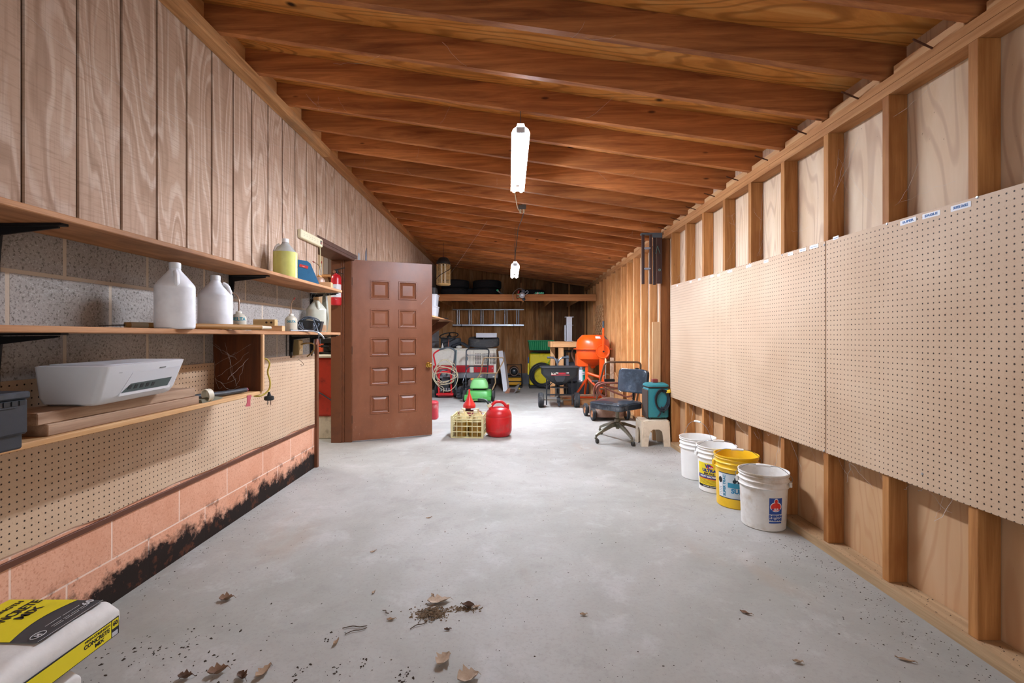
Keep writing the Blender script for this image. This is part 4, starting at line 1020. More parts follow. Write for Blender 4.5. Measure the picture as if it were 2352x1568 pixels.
# step ladder hung on the wall
ld = T('step_ladder', 'short dark wooden step ladder hung high by the corner post', 'ladder', (1.655, 5.585, 1.83), 0)
DKW = wood('dark_ladder_wood', '#33221f', '#50362f', 'Z', .6, 0, .05, 6)
for x, y, w_ in ((-.085, -.02, .030), (.0, -.035, .028), (.055, .0, .030), (.10, -.035, .062)):
    M().box((x - w_ / 2, y - .014, random.uniform(0, .02)), (x + w_ / 2, y + .014, .585), .002).o('rail', DKW, ld)
M().box((-.11, -.05, .585), (.02, .02, .605), .003).box((.015, -.052, .548), (.132, -.048, .605), .002).o('top_cap', plain('#5d666c', .5, .4), ld)
for z in (.175, .415): M().box((-.075, -.05, z), (.0, .0, z + .022), .005).o('step', plain('#8d8f98', .6), ld)
M().bar((.055, -.052, .36), (.075, -.052, .45), .004, .012, (0, 1, 0)).bar((.075, -.052, .45), (.105, -.053, .36), .004, .012, (0, 1, 0)).o('spreader_brace', plain('#5b7a72', .5, .5), ld)
M().lathe([(.006, .004), (.014, .004), (.015, 0), (.006, 0)], (.10, -.049, .17), 16, (0, -1, 0)).o('bolt', plain('#6a8a84', .5, .5), ld)

# ================================================================== concrete bags
def bag(loc, label, detail, rz=0):
    b = T('concrete_bag', label, 'bag of concrete', loc, rz)
    L, Wd, Hh = .60, .38, .135
    paper = plain('#dcdad6', .7, 0, .2, '#b8b0a6', 6, .2)
    def P(u, v):                              # soft pillow: u along length 0..1, v around 0..1
        e = min(u, 1 - u) * 2; k = .78 + .22 * min(1, e * 5) ** .6
        return k
    nu, nv = 26, 40; rings = []
    for i in range(nu + 1):
        u = i / nu; e = min(u, 1 - u)
        f = .35 + .65 * min(1, (e / .045)) ** .55; ww = 1.0 + .02 * math.sin(u * 9)
        ring = []
        for x, z in rrect(Wd * ww, Hh * f, Hh * f * .34, nv // 4 - 1):
            w = .0025 * math.sin(21 * u + 30 * x) + .002 * math.sin(60 * u * u + 50 * x + 9 * z)
            ring.append((x, L * u, Hh / 2 + z + (w if z > 0 else 0) + (.004 * math.sin(17 * x + 4) if z > 0 else 0)))
        rings.append(ring)
    M().loft(rings).o('sack', paper, b)
    if detail:
        top = lambda x, y: Hh + .0045 + .0025 * math.sin(21 * y / L + 30 * x) * 0 + .001 - (.0 if min(y, L - y) > .027 else (1 - (.35 + .65 * (max(.0, min(y, L - y)) / .027) ** .55)) * Hh / 2)
        def grid(poly_fn, x0, x1, y0, y1, mat, name, out=.003, nx=10, ny=16):
            vs = []; fs = []
            for i in range(nx + 1):
                for j in range(ny + 1):
                    x = x0 + (x1 - x0) * i / nx; y = y0 + (y1 - y0) * j / ny
                    x, y = poly_fn(x, y); vs.append((x, y, top(x, y) + out))
            for i in range(nx):
                for j in range(ny): a = i * (ny + 1) + j; fs.append((a, a + ny + 1, a + ny + 2, a + 1))
            return M().add(vs, fs).o(name, mat, b)
        ident = lambda x, y: (x, y)
        grid(ident, -.175, .160, .338, .572, plain('#3a3b3f', .6, 0, .12, '#55565a', 8), 'dark_print', .001)
        # yellow field with a curved edge towards the dark side
        def curve(x, y):
            q = (x + .175) / .34
            edge = .072 - .028 * math.sin(min(1, max(0, (y - .338) / .247)) * math.pi)
            return (-.175 + q * (.175 + edge), y)
        grid(curve, -.175, .165, .338, .572, plain('#e2d21a', .55, 0, .1, '#b8aa20', 9), 'yellow_print', .0025)
        tp = lambda cx, cy: (lambda x, y, z: Vector((cx - y, cy + x, top(cx - y, cy + x) + .004 + z)))
        text('HIGH-STRENGTH', .026, INK, b, None, bold=.0003, width=.20, bend=tp(-.118, .46))
        text('CONCRETE', .046, INK, b, None, bold=.0009, width=.185, bend=tp(-.066, .475))
        text('MIX', .042, INK, b, None, bold=.0009, width=.075, bend=tp(-.022, .490))
        gry = plain('#c9c9cc', .6, 0, 0)
        for q, s in ((.105, '------- --------'), (.124, '----- --- -------'), (.133, '---- ------ ---')):
            text(s, .0072, gry, b, None, bold=.0002, width=.12, bend=tp(q, .475))
        text('60', .034, gry, b, None, bold=.0008, bend=tp(.120, .553))
        m = M().tube([tp(.128, .37)(.022 * math.cos(a), .014 * math.sin(a), .001) for a in [2 * math.pi * k / 20 for k in range(20)]], .0012, 5, True); m.o('round_mark', gry, b)
        text('H', .02, gry, b, None, bold=.001, bend=tp(.128, .37))
        grid(ident, .1560, .1580, .338, .570, gry, 'edge_line', .003, 1, 16)
        # side label
        xs = Wd / 2 + .0045
        def side(y0, y1, z0, z1, mat, name, out): return M().box((xs + out - .004, y0, z0), (xs + out, y1, z1)).o(name, mat, b)
        side(.25, .594, .012, .074, INK, 'side_frame', 0)
        side(.253, .560, .015, .071, plain('#e2d21a', .55, 0, .05), 'side_label', .001)
        side(.564, .591, .042, .071, plain('#e2d21a', .55, 0, .05), 'weight_mark', .001)
        side(.564, .588, .015, .030, plain('#b9bcc2', .55), 'bar_panel', .001)
        sb = lambda cy, cz: (lambda x, y, z: Vector((xs + .0014 + z, cy + x, cz + y)))
        text('HIGH-STRENGTH', .011, INK, b, None, bold=.0002, width=.098, bend=sb(.506, .0625))
        text('CONCRETE', .019, INK, b, None, bold=.0005, width=.10, bend=sb(.503, .0465))
        text('MIX', .017, INK, b, None, bold=.0005, width=.036, bend=sb(.512, .029))
        text('60', .02, INK, b, None, bold=.0008, bend=sb(.577, .0575))
    return b
bag((-1.595, 1.105, .150), 'white, yellow and grey bag of concrete mix, the upper of two by the block wall', True)
bag((-1.62, .98, .0), 'plain white bag on the floor beneath the printed concrete mix bag', False)
# ================================================================== far end of the garage
def px(x, Y): return (x - 1170) / F * Y
def hz(y, Y): return EYE - (y - 772) / F * Y
def tyre(m, c, ro, ri, w, axis=(0, 0, 1)):
    m.lathe([(ri, -w * .36), (ri + .012, -w * .45), (ro * .82, -w / 2), (ro * .95, -w * .44), (ro, -w * .34), (ro - .004, -w * .2), (ro, -w * .19), (ro, -w * .02), (ro - .004, 0), (ro, w * .02), (ro, w * .19), (ro - .004, w * .2), (ro, w * .34), (ro * .95, w * .44), (ro * .82, w / 2), (ri + .012, w * .45), (ri, w * .36), (ri, -w * .36)], c, 40, axis)
    return m
def wheel(par, c, r, w, axis, rim, name='wheel', k=.55):
    t_ = tyre(M(), c, r, r * k, w).o(name, RUBBER, par) if axis is None else tyre(M(), c, r, r * k, w, axis).o(name, RUBBER, par)
    M().lathe([(0, -w * .3), (r * .15, -w * .38), (r * .2, -w * .2), (r * k * .8, -w * .2), (r * k * 1.02, -w * .42), (r * k * 1.02, w * .42), (r * k * .8, w * .2), (r * .2, w * .2), (r * .15, w * .38), (0, w * .3)], c, 24, axis or (0, 0, 1)).o('rim', rim, t_)
    return t_

# ---- white and red metal cabinet with louvred door
Yc = 10.62; cabw = 1.46; cx0 = px(1140, Yc) - cabw
cb = T('metal_cabinet', 'low white metal cabinet with a red band and slotted grilles, loaded with tyres', 'cabinet', (cx0, Yc, 0), 0)
CW = plain('#f0eadb', .4, 0, .25, '#b3a58b', 5); CR = plain('#c41622', .4, 0, .15, '#6d2018', 6)
z0, z1, zr = hz(856, Yc), hz(800, Yc), hz(839, Yc)
M().box((0, .02, z0), (cabw, .62, z1 - .03), .006).o('case', CW, cb)
M().box((-.015, -.01, z1 - .035), (cabw + .015, .64, z1), .012).o('top', CW, cb)
for a, b in ((.04, .86), (.955, cabw - .06)):
    M().box((a, .0, zr + .002), (b, .03, z1 - .05), .006).o('white_panel', CW, cb)
    M().box((a, .0, z0 + .01), (b, .03, zr - .002), .004).o('red_panel', CR, cb)
M().box((.875, -.006, z0), (.945, .03, z1 - .04), .004).o('corner_strip', CW, cb)
slot = plain('#221d18', .9)
for q in range(3):
    m = M()
    for i in range(4):
        for j in range(9):
            x = .985 + q * .165 + i * .034; z = zr + .035 + j * .027
            m.box((x, -.0015, z), (x + .026, .004, z + .014))
    m.o('grille_slots', slot, cb)
for x in (1.02, 1.37): M().lathe([(0, .012), (.012, .010), (.014, 0), (0, 0)], (x, .0, zr - .06), 12, (0, -1, 0)).o('latch', CHROME, cb)
m = M()
for k in range(5): m.box((.80, -.0012, zr + .12 + k * .03), (.82 + .01 * (k % 2), .001, zr + .135 + k * .03))
m.o('printed_marks', plain('#5a5a5e', .6), cb)
M().box((-.02, -.03, hz(869, Yc) + .004), (cabw + .03, .64, z0 - .004), .015).o('grey_plinth', plain('#84878c', .6, 0, .2), cb)
for x in (.08, cabw - .12):
    for y in (.04, .52): M().box((x, y, 0), (x + .06, y + .06, hz(869, Yc) + .01)).o('foot', plain('#1b1b1c', .8), cb)
M().box((.2, .1, .0), (cabw - .2, .6, .05)).o('bottom_pan', plain('#151516', .9), cb)
zt = z1 + .001
# spare wheel lying flat, white box on it
sp_ = T('spare_wheel', 'large truck tyre on its wheel lying flat on the cabinet top', 'tyre', (px(1111, 10.95), 10.98, zt + .145), 0)
sp_.rotation_euler = (R(8), 0, 0)
tyre(M(), (0, 0, 0), .36, .20, .20).o('tyre', plain('#57585a', .85, 0, .25, '#86837e', 9, .15), sp_)
M().lathe([(0, .03), (.05, .035), (.055, .0), (.10, -.02), (.17, .03), (.205, .07), (.205, -.07), (.17, -.04), (.1, -.06), (0, -.05)], seg=30).o('rim', plain('#7d8085', .4, .8), sp_)
M().lathe([(0, .085), (.025, .08), (.03, .03)], seg=14).o('hub', CHROME, sp_)
wb = M().box((-.235, -.06, 0), (.235, .12, .105), .004).o('white_box', plain('#e3e6ee', .5), loc=None)
tag(wb, 'long white box lying on the flat truck tyre', 'box').location = (px(1117.5, 10.85), 10.84, zt + .243)
ut = M(); tyre(ut, (0, 0, 0), .235, .13, .235, (0, 0, 1))
uo = ut.o('stored_tyre', plain('#4a4e54', .85, 0, .2, '#6a6d70', 9)); tag(uo, 'wide dark tyre lying behind the steering wheel', 'tyre'); uo.location = (px(1036, 11.0), 11.0, zt + .119)
sw = T('steering_wheel', 'black steering wheel on a reddish column above the cabinet', 'steering wheel', (px(1031, 10.62), 10.63, zt), 0)
ctr = Vector((0, 0, .285)); tl = basis(ctr, (1, 0, .10), (0, .94, .33))
M().tube([tl @ Vector((.205 * math.cos(a), .205 * math.sin(a), 0)) for a in [2 * math.pi * k / 36 for k in range(36)]], .013, 10, True).o('rim', BLACK, sw)
m = M()
for a in (90, 210, 330): m.bar(tl @ Vector((0, 0, -.02)), tl @ Vector((.2 * math.cos(R(a)), .2 * math.sin(R(a)), 0)), .03, .012)
m.o('spoke', BLACK, sw)
M().lathe([(0, .0), (.045, -.005), (.055, -.03), (.03, -.05), (0, -.05)], mat=tl, seg=20).o('hub', BLACK, sw)
M().cyl((-.02, .03, .0), (0, .01, .25), .012).o('column', plain('#9a5a48', .5), sw)
for i, (x, lab) in enumerate(((.02, 'plain dark pipe lying across the cabinet top'),)):
    x *= .8; dY = .0 if i == 0 else .22
    b = M().tube([(px(1037, 10.7) + x, 10.68 + dY, zt + .045 + .04 * i), (px(1060, 10.8) + x * .9, 10.80 + dY, zt + .115 + .02 * i)], .036, 14, caps=False)
    b.tube([(px(1037, 10.7) + x, 10.685 + dY, zt + .045 + .04 * i), (px(1060, 10.8) + x * .9, 10.80 + dY, zt + .115 + .02 * i)], .030, 14)
    tag(b.o('dark_pipe', plain('#2b3038', .5, 0, .2)), lab, 'pipe')
tag(M().box((-.10, -.05, -.025), (.10, .05, .025), .006, rot=(0, R(28), R(-20))).o('black_box', plain('#30343a', .6)), 'small black box tipped at a slant on the cabinet top', 'box').location = (px(1068, 10.6), 10.645, zt + .078)
tag(M().lathe([(0, 0), (.028, 0), (.03, .01), (.018, .06), (.008, .085), (.008, .115), (0, .115)], seg=14).o('white_tube', plain('#e2e2dc', .5)), 'little white squeeze tube standing on the cabinet top', 'tube').location = (px(1016, 10.66), 10.68, zt)
tag(M().sphere((0, 0, .032), .055, (1.3, .8, .6)).o('rag_wad', plain('#d8d6cc', .9, 0, .2, None, 30, .4)), 'crumpled white rag on the cabinet by the black box', 'rag').location = (px(1054, 10.62), 10.66, zt)
# white and grey boards leaning at the cabinet end
for i, (xa, ya, xb, yb, mat, lab) in enumerate(((1143, 806, 1158, 899, plain('#dfe2e8', .5, 0, .15, '#b3b3b3', 8), 'white plank leaning against the cabinet end'), (1150, 808, 1165, 897, plain('#83756c', .7), 'grey brown plank leaning beside the white one'))):
    p0 = Vector((px(xa, 10.72) + .062, 10.82 + .03 * i, hz(ya, 10.75))); p1 = Vector((px(xb, 10.45) + .03, 10.42 + .06 * i, .012))
    tag(M().bar(p1, p0, .10 if i == 0 else .06, .022, (0, -1, .3), .002).o('leaning_plank', mat), lab, 'board')

# ---- pressure washer
Yp = 9.42
pw = T('pressure_washer', 'red pressure washer with a black handle and looped beige hose', 'pressure washer', (px(1022, Yp), Yp, 0), 0)
RD = plain('#c61a22', .35, 0, .1); DG = plain('#4a5055', .45, .3); X = lambda x: px(x, Yp) - px(1022, Yp)
Z = lambda y: hz(y, Yp)
for x in (1001, 1044): wheel(pw, (X(x), .14, .155), .155, .055, (1, 0, 0), plain('#3a3c40', .5))
M().cyl((X(998), .14, .155), (X(1047), .14, .155), .010).o('axle', BLKM, pw)
M().tube(rndbend([(X(1006), .02, Z(866)), (X(995.5), -.03, Z(812)), (X(1010), -.05, Z(803))], .05), .016, 10).o('handle_red_tube', RD, pw)
M().tube(rndbend([(X(1010), -.05, Z(803)), (X(1030), -.055, Z(796.5)), (X(1047), -.05, Z(803)), (X(1043), -.03, Z(836)), (X(1036), .02, Z(858))], .07), .018, 10).o('handle_grip', DG, pw)
M().tube(rndbend([(X(1008.5), -.05, .10), (X(1009), -.05, Z(853)), (X(1036.5), -.05, Z(853)), (X(1037.5), -.05, .10)], .10), .018, 10).o('front_frame', RD, pw)
M().tube([(X(1008.5), -.05, .10), (X(1005), .02, Z(866))], .014, 8).tube([(X(1037.5), -.05, .10), (X(1037), .02, Z(858))], .014, 8).o('side_tube', RD, pw)
m = M().box((X(1003), -.06, .055), (X(1042), .26, .10), .008); m.prism([(X(1004), .02), (X(1041), .02), (X(1036), .12), (X(1026), .09), (X(1010), .10)], -.10, -.06, basis((0, 0, 0), (1, 0, 0), (0, 0, 1)))
m.o('base_plate', RD, pw)
m = M().box((X(1011), .0, .12), (X(1035), .24, .30), .02).box((X(1013), .02, .30), (X(1033), .22, .40), .02); m.o('engine', plain('#2d3034', .5, .3, .3, '#777b80', 14), pw)
M().lathe([(0, .04), (.05, .04), (.085, .02), (.095, 0), (0, 0)], (X(1022), .0, .24), 24, (0, -1, 0)).o('recoil_starter', plain('#34373c', .5), pw)
M().box((X(1009), .03, .42), (X(1026), .15, .56), .01).o('pump_panel', plain('#6b6f75', .4, .5), pw)
M().lathe([(0, .01), (.05, .01), (.055, 0), (.03, 0), (.03, .006), (0, .006)], (X(1018), .028, .50), 20, (0, -1, 0)).o('round_housing', plain('#b0b3b5', .35, .6), pw)
M().box((X(1012), -.02, .30), (X(1033), .02, .345), .008).o('grey_bar', plain('#5b6066', .5), pw)
for k in range(4): M().cyl((X(1014 + 6 * k), -.03, .14), (X(1014 + 6 * k), -.03, .20), .016).o('cylinder_fitting', plain('#9da2a8', .35, .7), pw)
pts = []
for k in range(150):
    a = 2 * math.pi * k / 26
    rx = .215 + .03 * math.sin(k * .31); rz = .19 + .10 * math.sin(k * .13 + .5)
    pts.append((X(1024) + rx * math.cos(a) + .02 * math.sin(k * .2), -.09 - .0006 * k + .015 * math.sin(a * 2), .46 + .06 * math.sin(k * .05) + rz * math.sin(a)))
pts += [(X(1022), -.16, .20), (X(1020), -.14, .12)]
M().tube(pts, .0075, 6).o('hose', plain('#b4a98c', .5), pw)
M().tube([(X(1049), -.07, Z(803)), (X(1047), -.08, Z(850)), (X(1048), -.07, Z(888))], .011, 8).cyl((X(1048), -.07, Z(888)), (X(1048.5), -.07, Z(894)), .014).o('spray_lance', plain('#53666a', .4, .4), pw)

# ---- mowers
def mower(t, w, L, r, deck, wheelm, dz=.06):
    m = M(); rings = []
    for z, e in ((dz, .0), (dz + .09, .015), (dz + .13, .06), (dz + .14, .14)):
        rings.append([(x, y, z) for x, y in rrect(w - e, L - e, .12 if e < .1 else .1, 5)])
    m.loft(rings); m.o('deck', deck, t)
    for sx in (-1, 1):
        for sy in (-1, 1): wheel(t, (sx * (w / 2 + .025), sy * (L / 2 - .08), r), r, .045, (1, 0, 0), wheelm)
GRN = plain('#4c9f4c', .4, 0, .35, '#8a6a3c', 5, .05, .56); GRN2 = plain('#76b96e', .45, 0, .3, '#9c8a58', 5, .05, .55)
Yg = 9.12
gm = T('lawn_mower', 'green lawn mower with a tan tube handle, deck facing the camera', 'lawn mower', (px(1101, Yg), Yg, 0), 0)
mower(gm, .50, .56, .105, GRN, plain('#8b8878', .5))
M().loft([[(x, y - .02, z) for x, y in rrect(.35 - e, .34 - e, .07, 4)] for z, e in ((.235, .02), (.25, .0), (.33, .03), (.40, .10), (.42, .18))]).o('cowl', GRN2, gm)
M().box((-.12, -.14, .195), (.12, .12, .24), .01).o('engine_base', plain('#2a2420', .8, .3, .3, '#5a4a3a'), gm)
M().box((-.21, -.36, .03), (.235, -.26, .05), .004).box((.10, -.37, .045), (.235, -.30, .11), .006).box((-.26, -.34, .03), (-.2, -.22, .13), .006).o('discharge_frame', GRN, gm)
M().lathe([(0, .04), (.03, .035), (.034, .0), (0, 0)], (-.135, -.02, .385), 16).o('fuel_cap', plain('#c9863a', .5), gm)
gx = lambda x, Y: px(x, Y) - px(1101, Yg)
def hb(t, pts, mat, name, r=.012, ref=None, rb=.05):
    cxp, Yb = ref
    M().tube(rndbend([(px(x, Y) - px(cxp, Yb), Y - Yb, hz(y, Y)) for x, y, Y in pts], rb), r, 10).o(name, mat, t)
TAN = plain('#a98d68', .45, .3, .3, '#5f4a38', 5)
hb(gm, [(1084, 893, 9.0), (1086, 880, 9.12), (1103, 860, 9.4), (1109.5, 828, 9.65), (1111.5, 821.5, 9.7), (1156, 821, 9.7), (1157, 828, 9.66), (1136, 865, 9.38), (1139, 877, 9.28), (1130, 896, 9.0)], TAN, 'handle', .0125, (1101, Yg), .09)
hb(gm, [(1105, 857, 9.42), (1139, 856.5, 9.42)], TAN, 'cross_bar', .011, (1101, Yg))
for x, y in ((1104, 864), (1134, 864)): M().box((gx(x, 9.38) - .02, .22, hz(y, 9.38) - .02), (gx(x, 9.38) + .02, .25, hz(y, 9.38) + .012), .006).o('wing_nut', plain('#b9b9b2', .4, .6), gm)
M().tube(spl([(.0, -.36, .045), (.10, -.42, .035), (.20, -.45, .02), (.24, -.47, .018)], 5), .012, 8).o('drag_flap', plain('#2f3a3c', .6), gm)

Yk = 9.93
bk = T('lawn_mower', 'second mower behind the green one, its tall black handle up', 'lawn mower', (px(1094, Yk), Yk, 0), 0)
mower(bk, .50, .52, .105, plain('#26282b', .5, 0, .2), plain('#5e5f60', .5))
M().loft([[(x, y, z) for x, y in rrect(.36 - e, .30 - e, .08, 4)] for z, e in ((.20, .0), (.30, .02), (.345, .12))]).o('engine_shroud', plain('#6b6460', .6, .2, .3, '#7d4f38', 5), bk)
DK = plain('#2b3036', .4, .3)
hb(bk, [(1070, 888, 9.95), (1071, 801, 10.10), (1123.5, 801, 10.10), (1117, 888, 9.95)], DK, 'handle', .0145, (1094, Yk), .07)
hb(bk, [(1075, 803, 10.08), (1078, 795, 10.06), (1116, 795, 10.06), (1119, 803, 10.08)], DK, 'brake_bail', .006, (1094, Yk), .05)
hb(bk, [(1072, 848, 10.0), (1077, 840.5, 10.02), (1120, 841.5, 10.02)], DK, 'cross_bar', .013, (1094, Yk), .05)
hb(bk, [(1073, 815, 10.07), (1122, 815, 10.07)], plain('#8a8f98', .4, .6), 'upper_rod', .006, (1094, Yk))
hb(bk, [(1072, 850, 9.98), (1064, 872, 9.90), (1062, 880, 9.88), (1073, 878, 9.88)], plain('#8a8f98', .4, .6), 'control_wire', .004, (1094, Yk), .05)
for x in (1073, 1120): M().box((px(x, 10.05) - px(1094, Yk) - .02, .1, hz(822, 10.05) - .05), (px(x, 10.05) - px(1094, Yk) + .014, .135, hz(822, 10.05) + .02), .006).o('lever_bracket', plain('#6e7880', .4, .4), bk)
tl_ = T('gear_wheel', 'dark toothed iron wheel standing by the green mower', 'gear wheel', (px(1061, 9.3) - .02, 9.25, 0), 0)
tp = []
for k in range(28):
    a = 2 * math.pi * k / 28; r_ = .125 if k % 2 else .102
    tp.append((r_ * math.cos(a), r_ * math.sin(a)))
M().prism(tp, -.03, .03, basis((0, 0, .124), (.35, .94, 0), (0, 0, 1))).o('toothed_rim', plain('#3d3f44', .6, .5, .3, '#5a3c2c'), tl_, smooth=0)
M().lathe([(0, -.045), (.03, -.045), (.03, .045), (0, .045)], (0, 0, .124), 16, (.94, -.35, 0)).o('hub', BLKM, tl_)

# ---- torpedo heater
Yh = 11.25
he = T('torpedo_heater', 'yellow and black torpedo heater against the back wall', 'heater', (px(1181, Yh), Yh, 0), 0)
FR = plain('#2b2622', .6, .4)
M().lathe([(.088, -.04), (.105, -.04), (.112, -.02), (.112, .40), (.095, .42), (.095, .0), (.088, -.04)], (0, 0, .39), 30, (0, 1, 0)).o('barrel', plain('#6b5a50', .5, .4, .3), he)
M().sphere((0, .02, .39), .084, (1, .75, 1)).o('nose_cone', plain('#50565d', .35, .7), he)
M().box((-.17, .0, .06), (.17, .36, .24), .02).o('tank', plain('#d0971a', .4, 0, .25, '#7a5412', 7), he)
M().box((-.175, -.006, .14), (.175, .366, .165), .003).o('strap', FR, he)
M().box((-.15, .02, .24), (.15, .32, .285), .008).o('deck_plate', FR, he)
for sx in (-1, 1):
    M().tube(rndbend([(sx * .185, -.02, .03), (sx * .17, -.02, .55), (sx * .17, .34, .55), (sx * .2, .38, .03)], .03), .010, 8).o('frame_tube', FR, he)
M().cyl((-.17, -.02, .55), (.17, -.02, .55), .009).cyl((-.185, -.02, .035), (.185, -.02, .035), .010).cyl((-.2, .38, .035), (.2, .38, .035), .012).o('cross_tube', FR, he)
M().box((-.19, -.03, .0), (.19, .40, .035), .004).o('skid', plain('#1f1e1e', .7), he)
sc_ = T('mower_chute', 'grey and brown plastic mower chute lying on the floor before the heater', 'chute', (px(1176, 10.3), 10.25, 0), 0)
M().prism([(-.15, .0), (.06, .0), (.10, .05), (.165, .19), (.145, .19), (.06, .115), (-.04, .115), (-.09, .09)], -.08, .09, basis((0, 0, .004), (1, 0, 0), (0, 0, 1))).o('shell', plain('#6c6866', .6, 0, .2), sc_, smooth=0)
M().prism([(-.065, .02), (.04, .02), (.07, .06), (.055, .095), (-.06, .095)], .088, .094, basis((0, 0, .004), (1, 0, 0), (0, 0, 1))).o('mouth', plain('#453128', .8), sc_, smooth=0)
M().prism([(-.16, .0), (-.06, .0), (-.03, .12), (-.10, .095)], .092, .098, basis((0, 0, .004), (1, 0, 0), (0, 0, 1))).o('brown_flap', plain('#9a6a50', .6), sc_, smooth=0)
M().sphere((.155, -.06, .10), .022).o('yellow_knob', plain('#d9b43c', .5), sc_)

# ---- yellow machine with cable coil, green bin on top
Ym = 11.15
ym = T('carpet_machine', 'bright yellow cased machine with a thick black cable coiled on its front', 'machine', (px(1243, Ym), Ym, 0), 0)
YE = plain('#e8d40f', .4, 0, .2, '#9c8f10', 6)
mw_ = .27; zt2 = hz(812, Ym); zb2 = hz(884, Ym)
M().box((-mw_, .0, zb2), (mw_, .42, zt2), .02).o('case', YE, ym)
M().box((-mw_ - .01, -.02, 0), (mw_ + .01, .44, zb2 - .002), .005).o('base', plain('#17181a', .7), ym)
M().tube([(.03 + .235 * math.cos(R(a)), -.004, hz(858, Ym) + .29 * math.sin(R(a))) for a in range(-10, 191, 10)], .012, 8).o('raised_rim', YE, ym)
M().box((-mw_ - .05, -.03, hz(860, Ym)), (-mw_ - .012, .02, hz(834, Ym)), .004).o('side_strap', YE, ym)
M().box((-mw_ - .045, -.02, hz(834, Ym)), (-mw_ - .02, .01, hz(820, Ym)), .004).o('strap_buckle', plain('#2a5fa0', .5), ym)
cab = plain('#22252a', .5)
for k in range(8):
    ra = .285 - .012 * k + .006 * math.sin(k * 2); rb_ = .275 - .010 * k
    M().tube(spl([(.012 + ra * math.cos(a) + .02 * math.sin(k), -.035 - .022 * (k % 4), hz(858, Ym) - .02 + rb_ * math.sin(a) - .012 * (k % 3)) for a in [2 * math.pi * i / 14 for i in range(14)]], 2, True), .014, 8, True).o('cable_loop', cab, ym)
M().tube(spl([(.0, -.06, .10), (.06, -.14, .05), (.16, -.2, .02), (.26, -.22, .016)], 5), .013, 8).o('cable_tail', cab, ym)
M().tube(spl([(.12, -.1, hz(838, Ym)), (.19, -.08, hz(828, Ym)), (.25, -.04, hz(820, Ym))], 4), .007, 8).o('green_cord', plain('#3fae4a', .5), ym)
M().box((.20, -.06, hz(862, Ym)), (.225, -.02, hz(822, Ym)), .004).o('hook', YE, ym)
for k in range(3): M().tube(spl([(-.12 + .16 * k + .11 * math.cos(a), .14 + .09 * math.sin(a), zt2 + .012 + .012 * k) for a in [2 * math.pi * i / 12 for i in range(12)]], 2, True), .009, 6, True).o('cord_on_top', plain(('#3f8a54', '#5d4a40', '#4a4440')[k], .6), ym)
gb = T('plastic_bin', 'green ribbed plastic bin on top of the yellow machine', 'bin', (px(1243, Ym), Ym + .17, hz(804, Ym)), 0)
GB = plain('#0f8a52', .4, 0, .05)
bw, bd, bh = .29, .19, .235
m = M(); out = []
def binring(z, s, rib):
    r_ = []
    n = 12
    for k in range(n * 2): x = -bw * s + 2 * bw * s * k / (n * 2); r_.append((x, -bd * s - (rib if k % 2 else 0), z))
    for k in range(16): y = -bd * s + 2 * bd * s * k / 16; r_.append((bw * s + (rib if k % 2 else 0), y, z))
    for k in range(n * 2): x = bw * s - 2 * bw * s * k / (n * 2); r_.append((x, bd * s + (rib if k % 2 else 0), z))
    for k in range(16): y = bd * s - 2 * bd * s * k / 16; r_.append((-bw * s - (rib if k % 2 else 0), y, z))
    return r_
m.loft([binring(0, .92, .006), binring(bh * .84, 1.0, .006), binring(bh * .84, 1.03, .012), binring(bh * .9, 1.05, .0), binring(bh, 1.06, 0), binring(bh, 1.0, 0), binring(bh * .7, .97, 0), binring(.01, .9, 0)])
m.o('tub', GB, gb, smooth=0)
M().box((-.18, -.13, zt2 + .055), (.2, .19, hz(804, Ym) - .001), .01).o('dark_pad', plain('#1e1c1c', .9), ym)

# ---- timber bench and platform
Yb = 9.25
wbn = T('timber_bench', 'rough new timber bench frame behind the orange mixer', 'bench', (0, Yb, 0), 0)
nw = wood('new_lumber', '#b07a48', '#dcae7c', 'X', .65, .04, .05, 7); nwz = wood('new_lumber_upright', '#b07a48', '#dcae7c', 'Z', .65, .04, .05, 7)
bx0 = px(1270, Yb); bx1 = 1.72
M().box((bx0, 0, 1.01), (bx1, .045, 1.12), .003).box((bx0 - .0, .55, 1.01), (bx1, .595, 1.12), .003).o('rail', nw, wbn, smooth=0)
M().box((bx0 - .05, 0, 1.01), (bx0 - .002, .595, 1.12), .003).o('end_rail', nwz, wbn)
M().box((bx0, .05, 1.085), (bx1, .545, 1.118), .003).o('bench_top', nw, wbn)
for x, y in ((px(1274, Yb), .40), (px(1289, Yb), .03), (bx1 - .12, .03), (bx1 - .12, .5)): M().box((x - .05, y, .0), (x + .05, y + .04, 1.008), .003).o('leg', nwz, wbn)
pl = T('timber_platform', 'low timber platform on the floor carrying the orange mixer', 'platform', (px(1345, 8.5), 8.45, 0), 0)
M().box((-.40, 0, 0), (.34, .04, .088), .003).o('front_rail', nw, pl); M().box((-.40, .66, 0), (.34, .70, .088), .003).o('rear_rail', nw, pl)
for k in range(5): M().box((-.40, .005 + k * .14, .089), (.34, .135 + k * .14, .108), .002).o('plank', old_m if k else nw, pl)
gp = T('steel_post', 'galvanized steel box post standing upright on the bench', 'post', (px(1307, Yb + .3), Yb + .3, 1.121), 0)
M().box((-.055, -.05, .0), (.055, .05, .49), .003).o('box_section', plain('#a9b0b8', .4, .6, .2), gp)
M().box((-.085, -.06, .485), (.085, .06, .497), .002).box((-.085, -.06, .325), (.085, .06, .333), .002).box((-.08, -.07, 0), (.08, .07, .012), .002).o('flange', GALV, gp)
M().box((-.095, -.03, .012), (-.065, .03, .325), .002).o('side_channel', GALV, gp)
dm = T('dark_machine', 'dark greasy machine with hoses under the bench', 'machine', (px(1312, 9.6), 9.52, 0), 0)
DMM = plain('#24252a', .6, .3, .3, '#4a4a50', 7)
